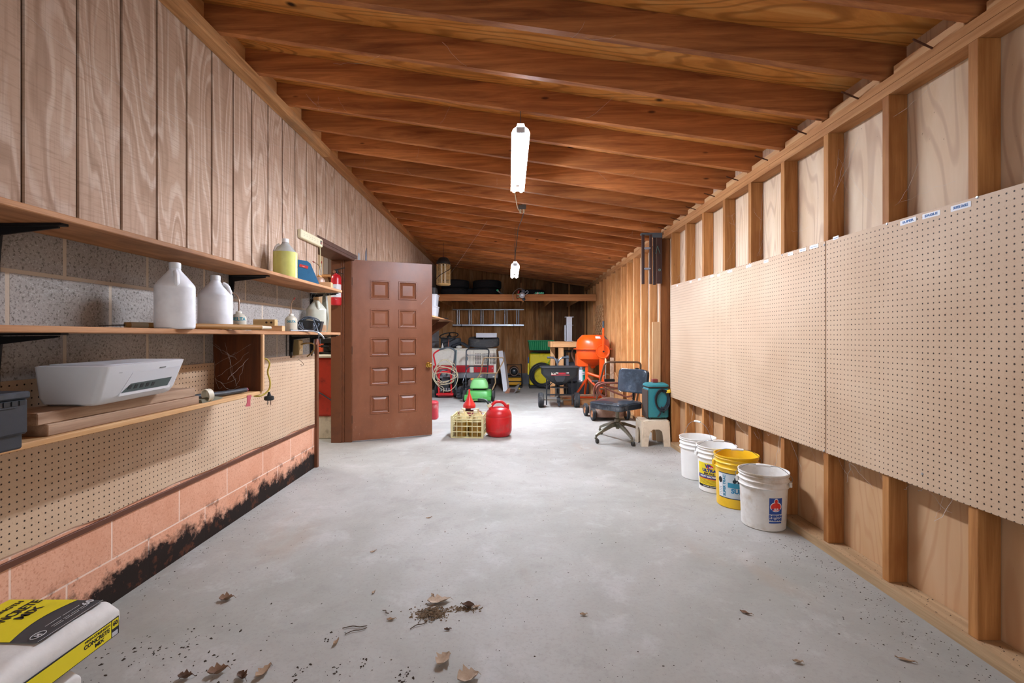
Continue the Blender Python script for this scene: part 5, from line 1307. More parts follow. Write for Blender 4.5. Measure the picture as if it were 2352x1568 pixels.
M().box((-.10, .0, .30), (.26, .22, .70), .02).box((-.16, .02, 0), (.3, .2, .05), .005).box((-.08, .06, .05), (.2, .16, .3)).o('body', DMM, dm)
M().box((-.14, .0, .90), (.30, .2, .94), .005).bar((-.12, .1, .05), (-.12, .1, .92), .04, .04).bar((.28, .1, .05), (.28, .1, .92), .04, .04).o('frame', DMM, dm)
M().tube(spl([(.02, -.03, .98), (.0, -.04, .85), (.06, -.05, .7), (.09, -.04, .55)], 6), .018, 10).o('brown_hose', plain('#6b4536', .6), dm)
M().tube(spl([(.16, -.03, .92), (.13, -.05, .72), (.20, -.06, .60), (.27, -.04, .66)], 6), .022, 10).o('dark_hose', plain('#2a3038', .6), dm)
M().box((-.12, -.01, .62), (-.06, .03, .84), .004).o('steel_bar', plain('#8fa0b4', .35, .6), dm)
kg = T('steel_canister', 'shiny steel canister with a white and teal label behind the spreader', 'canister', (px(1337, 9.29), 9.29, 0), 0)
kz = .315; r_ = .088
M().lathe([(0, kz), (r_, kz), (r_ + .006, kz + .02), (r_ + .006, kz + .04), (r_, kz + .05), (r_, kz + .34), (r_ * .92, kz + .37), (r_ * .5, kz + .39), (r_ * .5, kz + .41), (0, kz + .41)], seg=30).o('drum', plain('#8f959b', .28, .9, .1), kg)
M().lathe([(r_ * .98, kz + .33), (r_ * 1.03, kz + .335), (r_ * 1.03, kz + .35), (r_ * .96, kz + .355)], seg=30).o('hoop', CHROME, kg)
wrap(kg, r_, kz + .06, kz + .26, -.9, -.05, plain('#d9dcdf', .5), 'white_label', out=.0015)
wrap(kg, r_, kz + .06, kz + .16, -.05, .75, plain('#1d9a86', .5), 'teal_label', out=.0015); wrap(kg, r_, kz + .225, kz + .26, -.05, .75, plain('#1d9a86', .5), 'teal_label', out=.0015)
wrap(kg, r_, kz + .16, kz + .225, -.05, .75, plain('#d9dcdf', .5), 'name_label', out=.0015)
text('-- -', .06, INK, kg, None, bold=.001, width=.08, bend=bender(lambda z: r_, .35, kz + .19, .002))
M().box((-.12, -.10, .0), (.12, .1, kz - .001), .01).o('dark_stand', plain('#1d1e21', .7), kg)

# ---- orange cement mixer
cmx = T('cement_mixer', 'orange cement mixer with its drum mouth up and handwheel lever', 'cement mixer', (px(1366, 8.7) - .03, 8.72, .108), 0)
OR = plain('#e2500f', .32, 0, .08, '#b8400c', 4, .02); ORD = plain('#d8470c', .35, 0, .1, None, 4, .02)
Zm = lambda y: hz(y, 8.72) - .108
M().lathe([(0, Zm(846)), (.035, Zm(845)), (.05, Zm(841)), (.12, Zm(836)), (.22, Zm(829)), (.285, Zm(823)), (.302, Zm(815)), (.305, Zm(803)), (.305, Zm(800)), (.302, Zm(794)), (.298, Zm(786)), (.282, Zm(780)), (.205, Zm(769.5)), (.198, Zm(769)), (.192, Zm(770)), (.27, Zm(782)), (.28, Zm(800)), (.27, Zm(820)), (0, Zm(838))], seg=56).o('drum', OR, cmx)
M().lathe([(.30, Zm(803)), (.352, Zm(801.8)), (.356, Zm(801)), (.352, Zm(800.2)), (.30, Zm(799.5))], seg=56).o('ring_gear', OR, cmx)
hwx, hwz = px(1385, 8.35) - (px(1366, 8.7) - .03), Zm(0) if False else hz(807, 8.35) - .108
hwl = basis((hwx, -.345, hwz), (1, 0, 0), (0, 0, 1))
m = M().lathe([(0, .03), (.03, .03), (.035, .012), (.10, .008), (.112, .016), (.122, .016), (.124, 0), (0, 0)], mat=basis((hwx, -.345, hwz), (1, 0, 0), (0, 0, 1)), seg=36)
m.o('tilt_wheel', OR, cmx)
m = M()
for k in range(22):
    a = R(20 + 320 * k / 21 + 100); c = Vector((hwx + .095 * math.cos(a), -.3555, hwz + .095 * math.sin(a)))
    m.bar(c - Vector((math.cos(a), 0, math.sin(a))) * .009, c + Vector((math.cos(a), 0, math.sin(a))) * .009, .004, .004, (0, 1, 0))
m.o('notch_ring', ORD, cmx)
M().lathe([(0, .03), (.014, .028), (.018, 0), (0, 0)], (hwx + .008, -.372, hwz), 16, (0, -1, 0)).o('hub_cap', BLACK, cmx)
M().bar((hwx, -.38, hwz + .01), (hwx + .004, -.375, hz(752, 8.35) - .108), .032, .014, (0, 1, 0), .003).o('lever', OR, cmx)
M().tube([(hwx + .004, -.375, hz(753, 8.35) - .108), (hwx + .006, -.375, hz(737, 8.35) - .108)], .016, 12).o('lever_grip', plain('#33424c', .6), cmx)
q = px(1366, 8.7) - .03
ox = lambda x, Y=8.5: px(x, Y) - q
M().box((ox(1377, 8.4), -.34, Zm(890)), (ox(1388, 8.4), -.29, hwz - .05), .004).o('right_post', OR, cmx)
M().box((ox(1326, 8.6), -.10, Zm(841)), (ox(1352, 8.6), .16, Zm(812)), .01).o('motor_housing', OR, cmx)
M().bar((ox(1351, 8.5), -.05, Zm(836)), (ox(1351, 8.5), -.05, Zm(868)), .05, .05, (0, 1, 0), .004).o('left_post', OR, cmx)
M().tube([(ox(1353, 8.5), -.06, Zm(856)), (ox(1382, 8.4), -.20, Zm(864))], .026, 12).o('cross_tube', OR, cmx)
M().bar((ox(1352, 8.5), -.06, Zm(866)), (ox(1320, 8.5), -.16, .012), .034, .034, (0, 1, 0), .004).bar((ox(1352, 8.5), -.06, Zm(866)), (ox(1384, 8.5), -.16, .10), .034, .034, (0, 1, 0), .004).o('front_leg', OR, cmx, smooth=0)
M().bar((ox(1316, 8.5), -.16, .017), (ox(1388, 8.5), -.16, .017), .034, .030, (0, 0, 1), .004).bar((ox(1352, 8.5), -.05, Zm(866)), (ox(1352), .22, .03), .034, .034, (1, 0, 0), .004).o('foot_rail', OR, cmx, smooth=0)
M().bar((ox(1382, 8.4), -.31, Zm(890)), (ox(1382, 8.4), -.17, .03), .03, .03, (1, 0, 0)).o('rear_leg', OR, cmx)
M().tube([(ox(1359, 8.4), -.33, Zm(871.5)), (ox(1374, 8.4), -.33, Zm(871))], .018, 12).o('handle_grip', plain('#3a3d42', .6), cmx)
M().tube([(ox(1374, 8.4), -.33, Zm(871)), (ox(1388, 8.4), -.33, Zm(871))], .012, 12).o('handle_stem', OR, cmx)
for x, y, w_, h_, c_ in ((-.04, 779, .12, .05, '#d9d6d2'),):
    a0 = R(8); rf2 = lambda z: .285
    wrap(cmx, 0, Zm(777), Zm(772), .0, .38, plain('#d9d6d2', .5), 'sticker', n=6, out=.002, rf=lambda z: .212 + (Zm(769.5) - z) / (Zm(769.5) - Zm(780)) * .073)
    wrap(cmx, 0, Zm(779), Zm(771), .8, 1.1, plain('#6b6f6a', .5), 'sticker', n=6, out=.002, rf=lambda z: .212 + (Zm(769.5) - z) / (Zm(769.5) - Zm(780)) * .073)

# ---- broadcast spreader
Ys = 8.18
sd_ = T('broadcast_spreader', 'black tow spreader with a wide hopper and two fat wheels', 'spreader', (px(1285, Ys), Ys, 0), 0)
SX = lambda x: px(x, Ys) - px(1285, Ys); SZ = lambda y: hz(y, Ys)
PL = plain('#23272c', .5, 0, .15, '#3d4248', 8)
rings = []
for y, xa, xb, dy in ((842, 1241, 1328, .21), (845, 1243.5, 1326, .20), (858, 1244, 1325, .19), (864, 1249, 1320, .17), (871, 1256, 1310, .14), (880, 1272, 1299, .09), (884, 1279, 1292, .06)):
    a, b = SX(xa), SX(xb); w_ = b - a; c = (a + b) / 2
    rings.append([(c + x, y2, SZ(y)) for x, y2 in rrect(w_, dy * 2, min(.06, dy * .6), 4)])
M().loft(rings).o('hopper', PL, sd_)
M().loft([[(x, y, SZ(842) - .004 + dz) for x, y in rrect(SX(1329) - SX(1240) + e, .44 + e, .06, 4)] for e, dz in ((0, 0), (.01, .006), (0, .012), (-.03, .012))]).o('hopper_rim', PL, sd_)
M().box((SX(1265), -.192, SZ(860)), (SX(1304), -.185, SZ(850)), .001).o('badge', plain('#1b1c1e', .5), sd_)
M().box((SX(1264), -.1935, SZ(849.8)), (SX(1305), -.189, SZ(848.8))).box((SX(1264), -.1935, SZ(859.6)), (SX(1305), -.189, SZ(858.6))).o('badge_stripe', plain('#c02a38', .5), sd_)
M().box((SX(1264), -.1935, SZ(858.2)), (SX(1274), -.190, SZ(850.5))).o('badge_panel', plain('#c9c5b4', .5), sd_)
M().box((SX(1280), -.1935, SZ(857)), (SX(1296), -.190, SZ(851))).o('badge_panel', plain('#a81c2c', .5), sd_)
text('Agri', .036, INK, sd_, basis((SX(1269), -.195, SZ(854.2)), (1, 0, 0), (0, 0, 1)), bold=.0015, slant=.2, width=.07)
text('Fab', .034, plain('#d9d6c8', .5), sd_, basis((SX(1277), -.195, SZ(854)), (1, 0, 0), (0, 0, 1)), bold=.001, width=.04)
text('100', .034, plain('#c4c4c0', .5), sd_, basis((SX(1300), -.195, SZ(854.2)), (1, 0, 0), (0, 0, 1)), bold=.0006)
text('-----', .03, plain('#5a0f18', .5), sd_, basis((SX(1288), -.195, SZ(854)), (1, 0, 0), (0, 0, 1)), bold=.0006, width=.1)
M().prism([(SX(1271), SZ(860)), (SX(1296), SZ(860)), (SX(1294), SZ(869)), (SX(1290), SZ(874)), (SX(1276), SZ(874)), (SX(1273), SZ(869))], .16, .19, basis((0, 0, 0), (1, 0, 0), (0, 0, 1))).o('front_boss', PL, sd_, smooth=0)
for x in (1242.5, 1324.5): wheel(sd_, (SX(x), .0, .128), .128, .092, (1, 0, 0), plain('#7a7c80', .5), k=.5)
BM = plain('#2a2d32', .45, .4)
M().cyl((SX(1246), 0, .128), (SX(1321), 0, .128), .009).o('axle', plain('#6a5a48', .5, .5), sd_)
for xa, xb in ((1255, 1255.5), (1314, 1313.5)):
    M().bar((SX(xa), -.02, SZ(929)), (SX(xb), -.02, SZ(870)), .022, .022, (0, 1, 0)).o('frame_post', BM, sd_)
M().bar((SX(1255), -.02, SZ(906)), (SX(1314), -.02, SZ(906)), .026, .026).bar((SX(1256), -.02, SZ(890)), (SX(1275), -.02, SZ(872)), .012, .012, (0, 1, 0)).bar((SX(1313), -.02, SZ(890)), (SX(1296), -.02, SZ(872)), .012, .012, (0, 1, 0)).o('frame_brace', BM, sd_)
M().cyl((SX(1284), 0, SZ(884)), (SX(1284), 0, .05), .012).o('drive_shaft', BM, sd_)
M().lathe([(0, .006), (.15, .004), (.15, -.004), (0, -.004)], (SX(1284), 0, SZ(889)), 28).o('spinner_plate', plain('#2f3338', .5), sd_)
M().lathe([(0, .03), (.05, .03), (.055, -.03), (0, -.03)], (SX(1283), 0, .128), 20, (1, 0, 0)).box((SX(1281), -.04, .02), (SX(1287), .04, .15), .01).o('gear_box', plain('#303338', .5, .3), sd_)
M().bar((SX(1282), .1, SZ(905)), (SX(1284), .30, SZ(826)), .04, .03, (1, 0, 0)).o('handle_stem', BM, sd_)
M().tube(rndbend([(SX(1284) - .01, .30, SZ(836)), (SX(1280), .30, SZ(824)), (SX(1262), .30, SZ(822.5))], .05), .013, 10).tube(rndbend([(SX(1284) + .01, .30, SZ(836)), (SX(1291), .30, SZ(824)), (SX(1310), .30, SZ(822.5))], .05), .013, 10).o('handlebar', plain('#8c94a0', .35, .6), sd_)
for a, b in ((1260, 1276), (1295, 1312)): M().tube([(SX(a), .30, SZ(822.5)), (SX(b), .30, SZ(822.8))], .018, 12).o('grip', plain('#3c434c', .6), sd_)

# ---- old rusty mower with hose behind the chair
Yo = 7.12
om = T('lawn_mower', 'old rusty mower with a brown tube handle behind the black chair', 'lawn mower', (1.45, Yo, 0), 6)
mower(om, .46, .56, .098, plain('#705444', .8, .2, .5, '#a08c7e', 7, .2, .5), plain('#9a6a48', .7, .3), .055)
M().loft([[(x + .04, y, z) for x, y in rrect(.26 - e, .28 - e, .05, 4)] for z, e in ((.19, 0), (.27, .02), (.30, .1))]).o('engine', plain('#5c4436', .8, .3, .4, '#2c2420', 8), om)
BT = plain('#6b5442', .45, .5, .3, '#3a2c22', 6)
ri = om.rotation_euler.to_matrix().inverted()
def omp(x, y, Y): return ri @ (Vector((px(x, Y), Y, hz(y, Y))) - Vector(om.location))
M().tube(rndbend([omp(1368, 930, 6.95), omp(1376, 886, 6.62), omp(1390, 831, 6.35), omp(1472, 831.5, 6.35), omp(1470, 880, 6.62), omp(1462, 925, 6.95)], .07, 6), .0135, 10).o('handle', BT, om)
M().tube([omp(1378, 893, 6.64), omp(1468, 891, 6.64)], .0125, 10).o('cross_bar', BT, om)
M().box(omp(1463, 848, 6.38) - Vector((.02, .02, .02)), omp(1463, 848, 6.38) + Vector((.02, .02, .02)), .004).o('throttle_lever', BLKM, om)
ah = T('air_hose', 'reddish brown air hose looped over the old mower handle', 'hose', (px(1385, 6.5), 6.5, 0), 0)
def hp(x, y, Y): return Vector((px(x, Y) - px(1385, 6.5), Y - 6.5, hz(y, Y)))
HB = plain('#7a4436', .5, 0, .15)
for k, pts in enumerate((
    [(1366, 912, 6.5), (1364, 900, 6.48), (1367, 886, 6.46), (1378, 878.5, 6.44), (1398, 879, 6.42), (1420, 880, 6.42), (1446, 881, 6.44)],
    [(1374, 908, 6.5), (1370, 898, 6.44), (1372, 888, 6.42), (1384, 881, 6.40), (1405, 879.5, 6.40), (1428, 878, 6.40), (1448, 879, 6.42)],
    [(1388, 911, 6.46), (1376, 902, 6.44), (1371, 890, 6.44), (1377, 883, 6.44), (1388, 885, 6.46), (1410, 890, 6.46), (1432, 892, 6.46), (1450, 893, 6.46)],
    [(1392, 909, 6.40), (1392, 897, 6.40), (1387, 889, 6.40), (1380, 886, 6.42), (1374, 894, 6.42), (1380, 905, 6.42), (1391, 911, 6.42)],
    [(1394, 893, 6.44), (1410, 900, 6.42), (1425, 906, 6.40), (1440, 911, 6.40), (1452, 908, 6.42), (1459, 902, 6.44), (1457, 913, 6.46)],
    [(1449, 912, 6.40), (1455, 904, 6.40), (1460, 901, 6.40), (1457, 910, 6.38), (1452, 917, 6.38)])):
    M().tube(spl([hp(*p) for p in pts], 6), .0125, 8).o('hose_loop', HB, ah)

# ---- things against the right wall at the back
lt = T('lattice_panel', 'small diamond lattice panel on the studs behind the mixer', 'lattice', (RX(9.9) - .014, 9.88, 1.56), 0)
m = M(); H2, L2 = .32, .40
for s in (-1, 1):
    for k in range(-9, 10):
        c = k * .2; y0, y1 = max(-L2, c - H2 / .5), min(L2, c + H2 / .5)
        if y1 - y0 < .08: continue
        m.bar((-.012 + .006 * s, y0, s * .5 * (y0 - c)), (-.012 + .006 * s, y1, s * .5 * (y1 - c)), .024, .012, (1, 0, 0))
m.o('slat_weave', firz_m, lt, smooth=0)
tag(M().prism([(0, 0), (.75, 0), (.75, .36), (.0, .60)], -.006, .006, basis((0, 0, 0), (-.05, -1, 0), (.0, 0, 1))).o('plywood_offcut', wood('offcut_plywood', '#8a5c36', '#b98a5c', 'Z', .7, .05, .05, 5)), 'plywood offcut with a slanting top leaning on the far studs', 'plywood').location = (RX(7.9) - .02, 8.25, .003)
tag(M().box((-.03, -.02, 0), (.03, .02, .85), .002).o('timber_offcut', old_m), 'weathered timber offcut standing behind the hose', 'board').location = (1.80, 8.32, 0)
rp = T('roller_pole', 'pole with a pale wooden end standing behind the old mower', 'pole', (px(1391, 7.9), 7.9, 0), 0)
M().cyl((0, 0, 0), (0, 0, hz(834, 7.9)), .008).o('rod', STEEL, rp); M().tube([(0, 0, hz(834, 7.9)), (0, 0, hz(823, 7.9))], [.017, .014], 12).o('wooden_end', plain('#d0bd94', .6), rp)
M().tube(spl([(.02 + .06 * math.cos(a * 1.0), .01 * math.sin(3 * a), hz(866, 7.9) + .05 * math.sin(a) + .01 * math.cos(4 * a)) for a in [2 * math.pi * i / 10 for i in range(10)]], 3, True), .006, 6, True).o('wire_coil', plain('#8a8272', .5, .4), rp)
M().box((-.02, -.03, hz(876, 7.9)), (.15, .03, hz(870, 7.9)), .006).o('bracket', BLKM, rp)

# ---- aluminium ladder on the back wall
al = T('aluminium_ladder', 'aluminium extension ladder hung sideways on the back wall', 'ladder', (px(1121, 12.08), 12.08, hz(729, 12.08)), 0)
AL = plain('#b4bcc6', .3, .9, .1)
lx = lambda x: px(x, 12.08) - px(1121, 12.08); lz = lambda y: hz(y, 12.08) - hz(729, 12.08)
for y0_, y1_ in ((709.5, 711.8), (744.5, 748.5)):
    for d_, e in ((0, 0), (.055, .03)): M().box((lx(1039.5) + e, d_, lz(y1_)), (lx(1203.5) - e, d_ + .035, lz(y0_)), .004).o('side_rail', AL, al)
for x, d_ in ((1049.5, .04), (1054.5, .0), (1077, .04), (1082, 0), (1104.5, .04), (1109.5, 0), (1136.5, 0), (1159.5, .04), (1164.5, 0), (1187, .04), (1191.5, 0)):
    M().cyl((lx(x), d_ + .02, lz(745)), (lx(x), d_ + .02, lz(711)), .016, seg=12).o('rung', AL, al)
for s in (-1, 1): M().box((lx(1140) - .08, -.012, lz(728 + s * 16) - .012), (lx(1140) + .08, .0, lz(728 + s * 16) + .012), .003).o('rung_lock', plain('#8c9199', .4, .8), al)
for x in (1060, 1180): tag(M().tube(rndbend([(px(x, 12.1), 12.245, hz(749.5, 12.1)), (px(x, 12.1), 12.06, hz(749.5, 12.1)), (px(x, 12.1), 12.06, hz(744, 12.1))], .01), .006, 8).o('wall_hook', BLKM), 'wall hook under the ladder, near the %s' % ('cabinet' if x < 1100 else 'heater'), 'hook')

# ---- shelf with storage boxes on the far left wall
hsf = T('deep_shelf', 'deep shelf on the far side wall holding pale boxes', 'shelf', (-1.815, 6.9, 1.53), 0)
M().box((0, 0, 0), (.62, 3.15, .022), .003).o('plank', shelf_m, hsf)
for y in (.3, 1.7, 3.1): M().prism([(0, -.001), (.56, -.001), (0, -.42)], -.012, .012, basis((.0, y, 0), (1, 0, 0), (0, 0, 1))).o('brace', dark_m, hsf)
GX = plain('#c5c9d0', .5, 0, .15)
def bin_(loc, lab):
    b = T('storage_box', lab, 'box', loc, 0, 'pale storage boxes on the deep shelf')
    M().loft([[(x, y, z) for x, y in rrect(.44 - e, .36 - e, .03, 3)] for z, e in ((0, .05), (.19, .01))]).o('tub', GX, b)
    M().loft([[(x, y, z) for x, y in rrect(.45 - e, .37 - e, .03, 3)] for z, e in ((.191, 0), (.208, 0), (.214, .02))]).o('lid', GX, b)
bin_((-1.52, 8.64, 1.553), 'lower pale storage box on the deep shelf'); bin_((-1.52, 8.64, 1.769), 'upper pale storage box stacked on its twin')
tag(M().loft([[(x, y, z) for x, y in rrect(.30 - e, .26 - e, .05, 3)] for z, e in ((0, .02), (.03, 0), (.12, .02), (.15, .1))]).o('black_case', plain('#1a1b1e', .6)), 'black case on top of the pale storage boxes', 'case').location = (-1.47, 8.66, 1.985)
tag(M().box((-.05, -.20, 0), (.05, .20, .03), .01).o('black_tool', plain('#25262a', .6)), 'flat black tool at the far end of the deep shelf', 'tool').location = (-1.27, 9.3, 1.553)

# ---- bug zapper hung from a rafter
zy = 8.8; zx = px(1018.5, zy)
bz = T('bug_zapper', 'bug zapper with a cream cage and black cap hung from a rafter', 'bug zapper', (zx, zy, 2.17), 0)
CG = plain('#cdaa70', .5)
m = M(); rc_ = .125
for k in range(24):
    a = 2 * math.pi * k / 24; m.tube([(rc_ * math.cos(a), rc_ * math.sin(a), .02), (rc_ * math.cos(a), rc_ * math.sin(a), .385)], .0035, 5)
for k in range(17): m.tube([(rc_ * math.cos(a), rc_ * math.sin(a), .02 + .0225 * k) for a in [2 * math.pi * i / 30 for i in range(30)]], .0030, 5, True)
m.lathe([(0, .0), (rc_ * .9, 0), (rc_ + .006, .012), (rc_ + .006, .03), (rc_ - .004, .03), (rc_ - .01, .012), (0, .01)])
m.o('cage_lattice', CG, bz)
for a in (45, 135, 225, 315): M().cyl((.05 * math.cos(R(a)), .05 * math.sin(R(a)), .02), (.05 * math.cos(R(a)), .05 * math.sin(R(a)), .39), .013).o('tube', plain('#d8d4c8', .4), bz)
M().lathe([(.04, .05), (.085, .05), (.085, .37), (.08, .37)], seg=20).o('inner_grid', plain('#a89a78', .5, .3, .3), bz) if False else None
M().lathe([(rc_ + .004, .385), (rc_ + .004, .41), (rc_ - .01, .45), (.085, .50), (.06, .515), (0, .52)], seg=30).o('cap', BLACK, bz)
M().tube([(0, 0, .515), (.01, 0, .54), (0, 0, .565), (-.012, 0, .54), (0, 0, .516)], .004, 6).o('hanger', plain('#6a3030', .5), bz)
M().tube([(0, 0, .56), (0, 0, ZB(zx) - 2.17 + .02)], .003, 6).o('hook_wire', BLKM, bz)
M().tube(spl([(-.135, -.02, .11), (-.05, -.135, .17), (.06, -.14, .235), (.13, -.05, .30), (.12, .08, .38)], 6), .006, 6).o('cord', BLACK, bz)

# ---- stored on the loft: tyres, tubes, trimmer
def ltyre(x, y, z, lab, r=.33, w=.2):
    b = tyre(M(), (0, 0, 0), r, r * .56, w).o('stored_tyre', plain('#232529', .85, 0, .2, '#3d3d40', 8)); b.location = (x, y, z + w / 2)
    tag(b, lab, 'tyre', 'tyres stored on the loft')
zl = 2.141
ltyre(-1.30, 11.2, zl, 'dark tyre on the loft nearest the bug zapper, bottom of its stack'); ltyre(-1.28, 11.22, zl + .201, 'dark tyre on the loft nearest the bug zapper, top of its stack')
ltyre(-.55, 11.25, zl, 'loft tyre behind the leaning green ended tube, bottom of its stack', .34); ltyre(-.53, 11.27, zl + .201, 'loft tyre behind the leaning green ended tube, top of its stack', .34)
ltyre(.55, 11.55, zl, 'single dark tyre lying flat on the loft behind the trimmer engine', .32)
tag(M().box((-.30, -.2, 0), (.30, .2, .26), .008).o('storage_chest', plain('#20242c', .6)), 'dark trunk on the loft between the tyre stacks and the wall', 'trunk').location = (-1.1, 11.85, zl)
tube_m = plain('#d8dee0', .3); gcap = plain('#35c996', .4)
def stube(p0, p1, lab, cap=gcap):
    b = T('spare_tube', lab, 'fluorescent tube', p0, 0, 'spare fluorescent tubes on the loft')
    d_ = Vector(p1) - Vector(p0); u = d_.normalized()
    M().tube([u * .02, d_], .019, 14).o('glass', tube_m, b); M().tube([(0, 0, 0), u * .022], .0195, 14).o('end_cap', cap, b); M().cyl(-u * .001, u * .003, .008, seg=10).o('socket_hole', plain('#173d33', .6), b)
names = ('spare tube on the loft edge, closest to the trimmer engine', 'spare tube with a pale end, second from the trimmer engine', 'spare tube in the middle of the green ended row', 'spare tube, second from the far side of the row', 'spare tube at the end of the row towards the stud wall')
for k in range(5):
    x = px(1231 + 4.1 * k, 10.3); z = 2.166 + (0 if k < 2 else .004 * k) - .0
    stube((x, 10.30, 2.164), (x + .02 * k - .05, 11.15, 2.164), names[k], gcap if k != 1 else plain('#d9dfe2', .5))
stube((px(1142.5, 10.2), 10.20, hz(666.5, 10.2)), (px(1142.5, 10.2) + .13, 11.0, 2.165), 'spare green ended tube tipped up over the loft beam')
tr = T('string_trimmer', 'string trimmer engine hanging over the loft beam', 'trimmer', (px(1197, 10.28), 10.30, hz(680, 10.28)), 0)
M().lathe([(0, .05), (.03, .05), (.035, .035), (.062, .03), (.07, .0), (.06, -.05), (0, -.05)], (.02, -.02, .02), 24, (0, -1, 0)).o('starter', plain('#a8aab0', .4, .5), tr)
M().box((-.10, -.05, -.05), (-.035, .05, .07), .02).o('fuel_tank', plain('#a85a38', .5), tr)
M().box((-.09, -.056, -.028), (-.02, -.05, -.018)).box((-.09, -.056, .03), (-.02, -.05, .04)).o('green_line', plain('#63c88a', .5), tr)
M().box((.0, -.04, .07), (.085, .045, .15), .015).sphere((.06, -.02, -.065), .035).o('engine_block', plain('#4a4f5c', .5, .3), tr)
M().cyl((-.06, .0, .07), (-.05, .0, .12), .018).o('red_cap', plain('#b82c2c', .5), tr)
M().tube([(.04, .03, .12), (.02, .12, .16), (.0, .30, -.02), (.0, 1.2, -.03)], .012, 8).o('shaft', BLKM, tr) if False else M().tube([(.04, .03, .10), (.03, .10, .115), (.0, .6, .10)], .013, 8).o('shaft', BLKM, tr)
M().tube(spl([(.08, 0, .08), (.13, -.02, .12), (.15, -.02, .08), (.09, -.03, .03)], 5), .006, 6).o('throttle_cable', plain('#c8ccd0', .5), tr)
M().tube(spl([(-.16, -.06, -.10), (-.18, -.05, .04), (-.10, -.02, .14), (-.02, 0, .17), (.05, .0, .14)], 5), .004, 6).o('wire', plain('#b0b4b8', .5), tr)

# ---- wiring between the two lights
jb = T('plug_box', 'grey plug box on a rafter between the two ceiling lights', 'plug box', (px(1199, 5.74), 5.79, 2.80), 0)
M().box((-.045, -.03, -.03), (.05, .03, .03), .006).o('box', plain('#5f666c', .5), jb)
for s in (-1, 1): M().box((.0 + s * .02 - .011, -.035, -.075), (s * .02 + .011, -.005, -.03), .005).o('plug', plain('#cfc9b4', .5), jb)
M().tube(spl([(.01, -.02, .03), (.03, -.06, .06), (.04, -.08, .10)], 4), .005, 6).o('feed_cord', plain('#cfc9b4', .5), jb)
tag(M().tube(spl([(.045, 4.36, 2.66), (.04, 4.55, 2.69), (.07, 5.1, 2.70), (.10, 5.55, 2.72), (.145, 5.77, 2.73), (.145, 5.77, 2.76)], 6), .005, 8).o('lamp_cord', plain('#c9bfa2', .5)), 'cream cord running from the near light to the plug box', 'cord')
tag(M().tube(spl([(.175, 5.77, 2.73), (.15, 6.0, 2.69), (.12, 6.4, 2.68), (.11, 6.75, 2.62), (.09, 6.9, 2.45), (.08, 7.0, 2.285)], 6), .0055, 8).o('lamp_cord', plain('#3a3832', .5)), 'dark cord dropping from the plug box to the far light', 'cord')

# ---- long nails sticking out along the right-hand top plate
for k in range(9):
    y = 2.03 + .43 * k; x = RX(y)
    tag(M().tube([(x + .01, y, 2.455), (x - .105, y - .03, 2.478)], .0042, 8).o('spike_nail', plain('#5a3826', .7, .5)), 'long rusty nail sticking out of the top plate between rafters', 'nail', 'long nails along the top plate')
# ================================================================== leaves, twigs and dust on the floor
def fp(x, y): z = F * EYE / (y - 772); return Vector(((x - 1170) / F * z, z, 0))
leafmats = [plain(c, .75, 0, .3, d, 30, .2) for c, d in (('#a08468', '#6b4e38'), ('#80614a', '#4f3828'), ('#b5a08a', '#8a715a'), ('#5e4433', '#3a2a20'))]
def leaf(px_, py_, L, rz, k, label, curl=.5, lobes=False, w=.42):
    n = 9; vs = []; fs = []; L *= .8; curl *= 1.2; tw = random.uniform(-1.1, 1.1)
    for i in range(n + 1):
        u = i / n; hw = w * L * (math.sin(math.pi * min(1, u * .96 + .03)) ** .8) * .5
        if lobes: hw *= .55 + .75 * abs(math.sin(u * math.pi * 3.2))
        zz = .004 + curl * L * .22 * (2 * u - 1) ** 2
        for s in (-1, -.5, 0, .5, 1):
            a_ = tw * (u - .5); q_ = curl * .75 * hw * abs(s) ** 1.4
            vs.append((u * L - L / 2, s * hw * math.cos(a_) * .9, zz + q_ + s * hw * math.sin(a_) * .7 + .002 * math.sin(9 * u + s * 4)))
    zm = min(v[2] for v in vs); vs = [(x, y, z - zm + .0014) for x, y, z in vs]
    for i in range(n):
        for j in range(4): a = i * 5 + j; fs.append((a, a + 5, a + 6, a + 1))
    m = M().add(vs, fs); m.add([(x, y, z - .0012) for x, y, z in vs], [tuple(reversed(f)) for f in fs])
    m.tube([vs[n * 5 + 2], (L * .64, .004, .002)], .0009, 5)
    o = m.o('dry_leaf', leafmats[k % 4]); p = fp(px_, py_); o.location = (p.x, p.y, .0002); o.rotation_euler = (0, 0, R(rz))
    return tag(o, label, 'leaf', 'dry leaves on the concrete')
leaf(520, 1378, .075, 20, 1, 'curled brown leaf by itself in front of the block wall', .8, True, .8)
leaf(1018, 1522, .095, 60, 2, 'pale twisted leaf below the pile of litter', .9, True, .7)
leaf(1075, 1562, .10, 25, 2, 'pale pointed leaf at the very front of the floor', .7, True, .9)
leaf(772, 1478, .05, 80, 0, 'small tan leaf standing on edge among the crumbs', .9)
leaf(858, 1362, .035, 70, 2, 'tiny pale leaf well behind the pile of litter', .8)
leaf(898, 1424, .045, 12, 0, 'tan leaf just beside the little twigs', .6)
leaf(1028, 1447, .035, 10, 3, 'dark shiny oval leaf under the pile of litter', .7)
leaf(985, 1190, .05, 30, 0, 'thin brown leaf far out on the open floor', .6, False, .2)
leaf(857, 1268, .05, 50, 2, 'thin pale leaf on the bare middle of the floor', .7, False, .25)
leaf(1340, 1413, .04, 5, 2, 'small pale curled leaf alone in the middle foreground', .9)
leaf(1713, 1409, .06, -35, 1, 'narrow brown leaf near the stud wall bottom plate', .5, False, .35)
leaf(2078, 1517, .075, -30, 0, 'long tan leaf closest to the stud wall', .4, False, .25)
leaf(1832, 1522, .045, -8, 2, 'pale stubby leaf between the stud wall and the middle', .8)
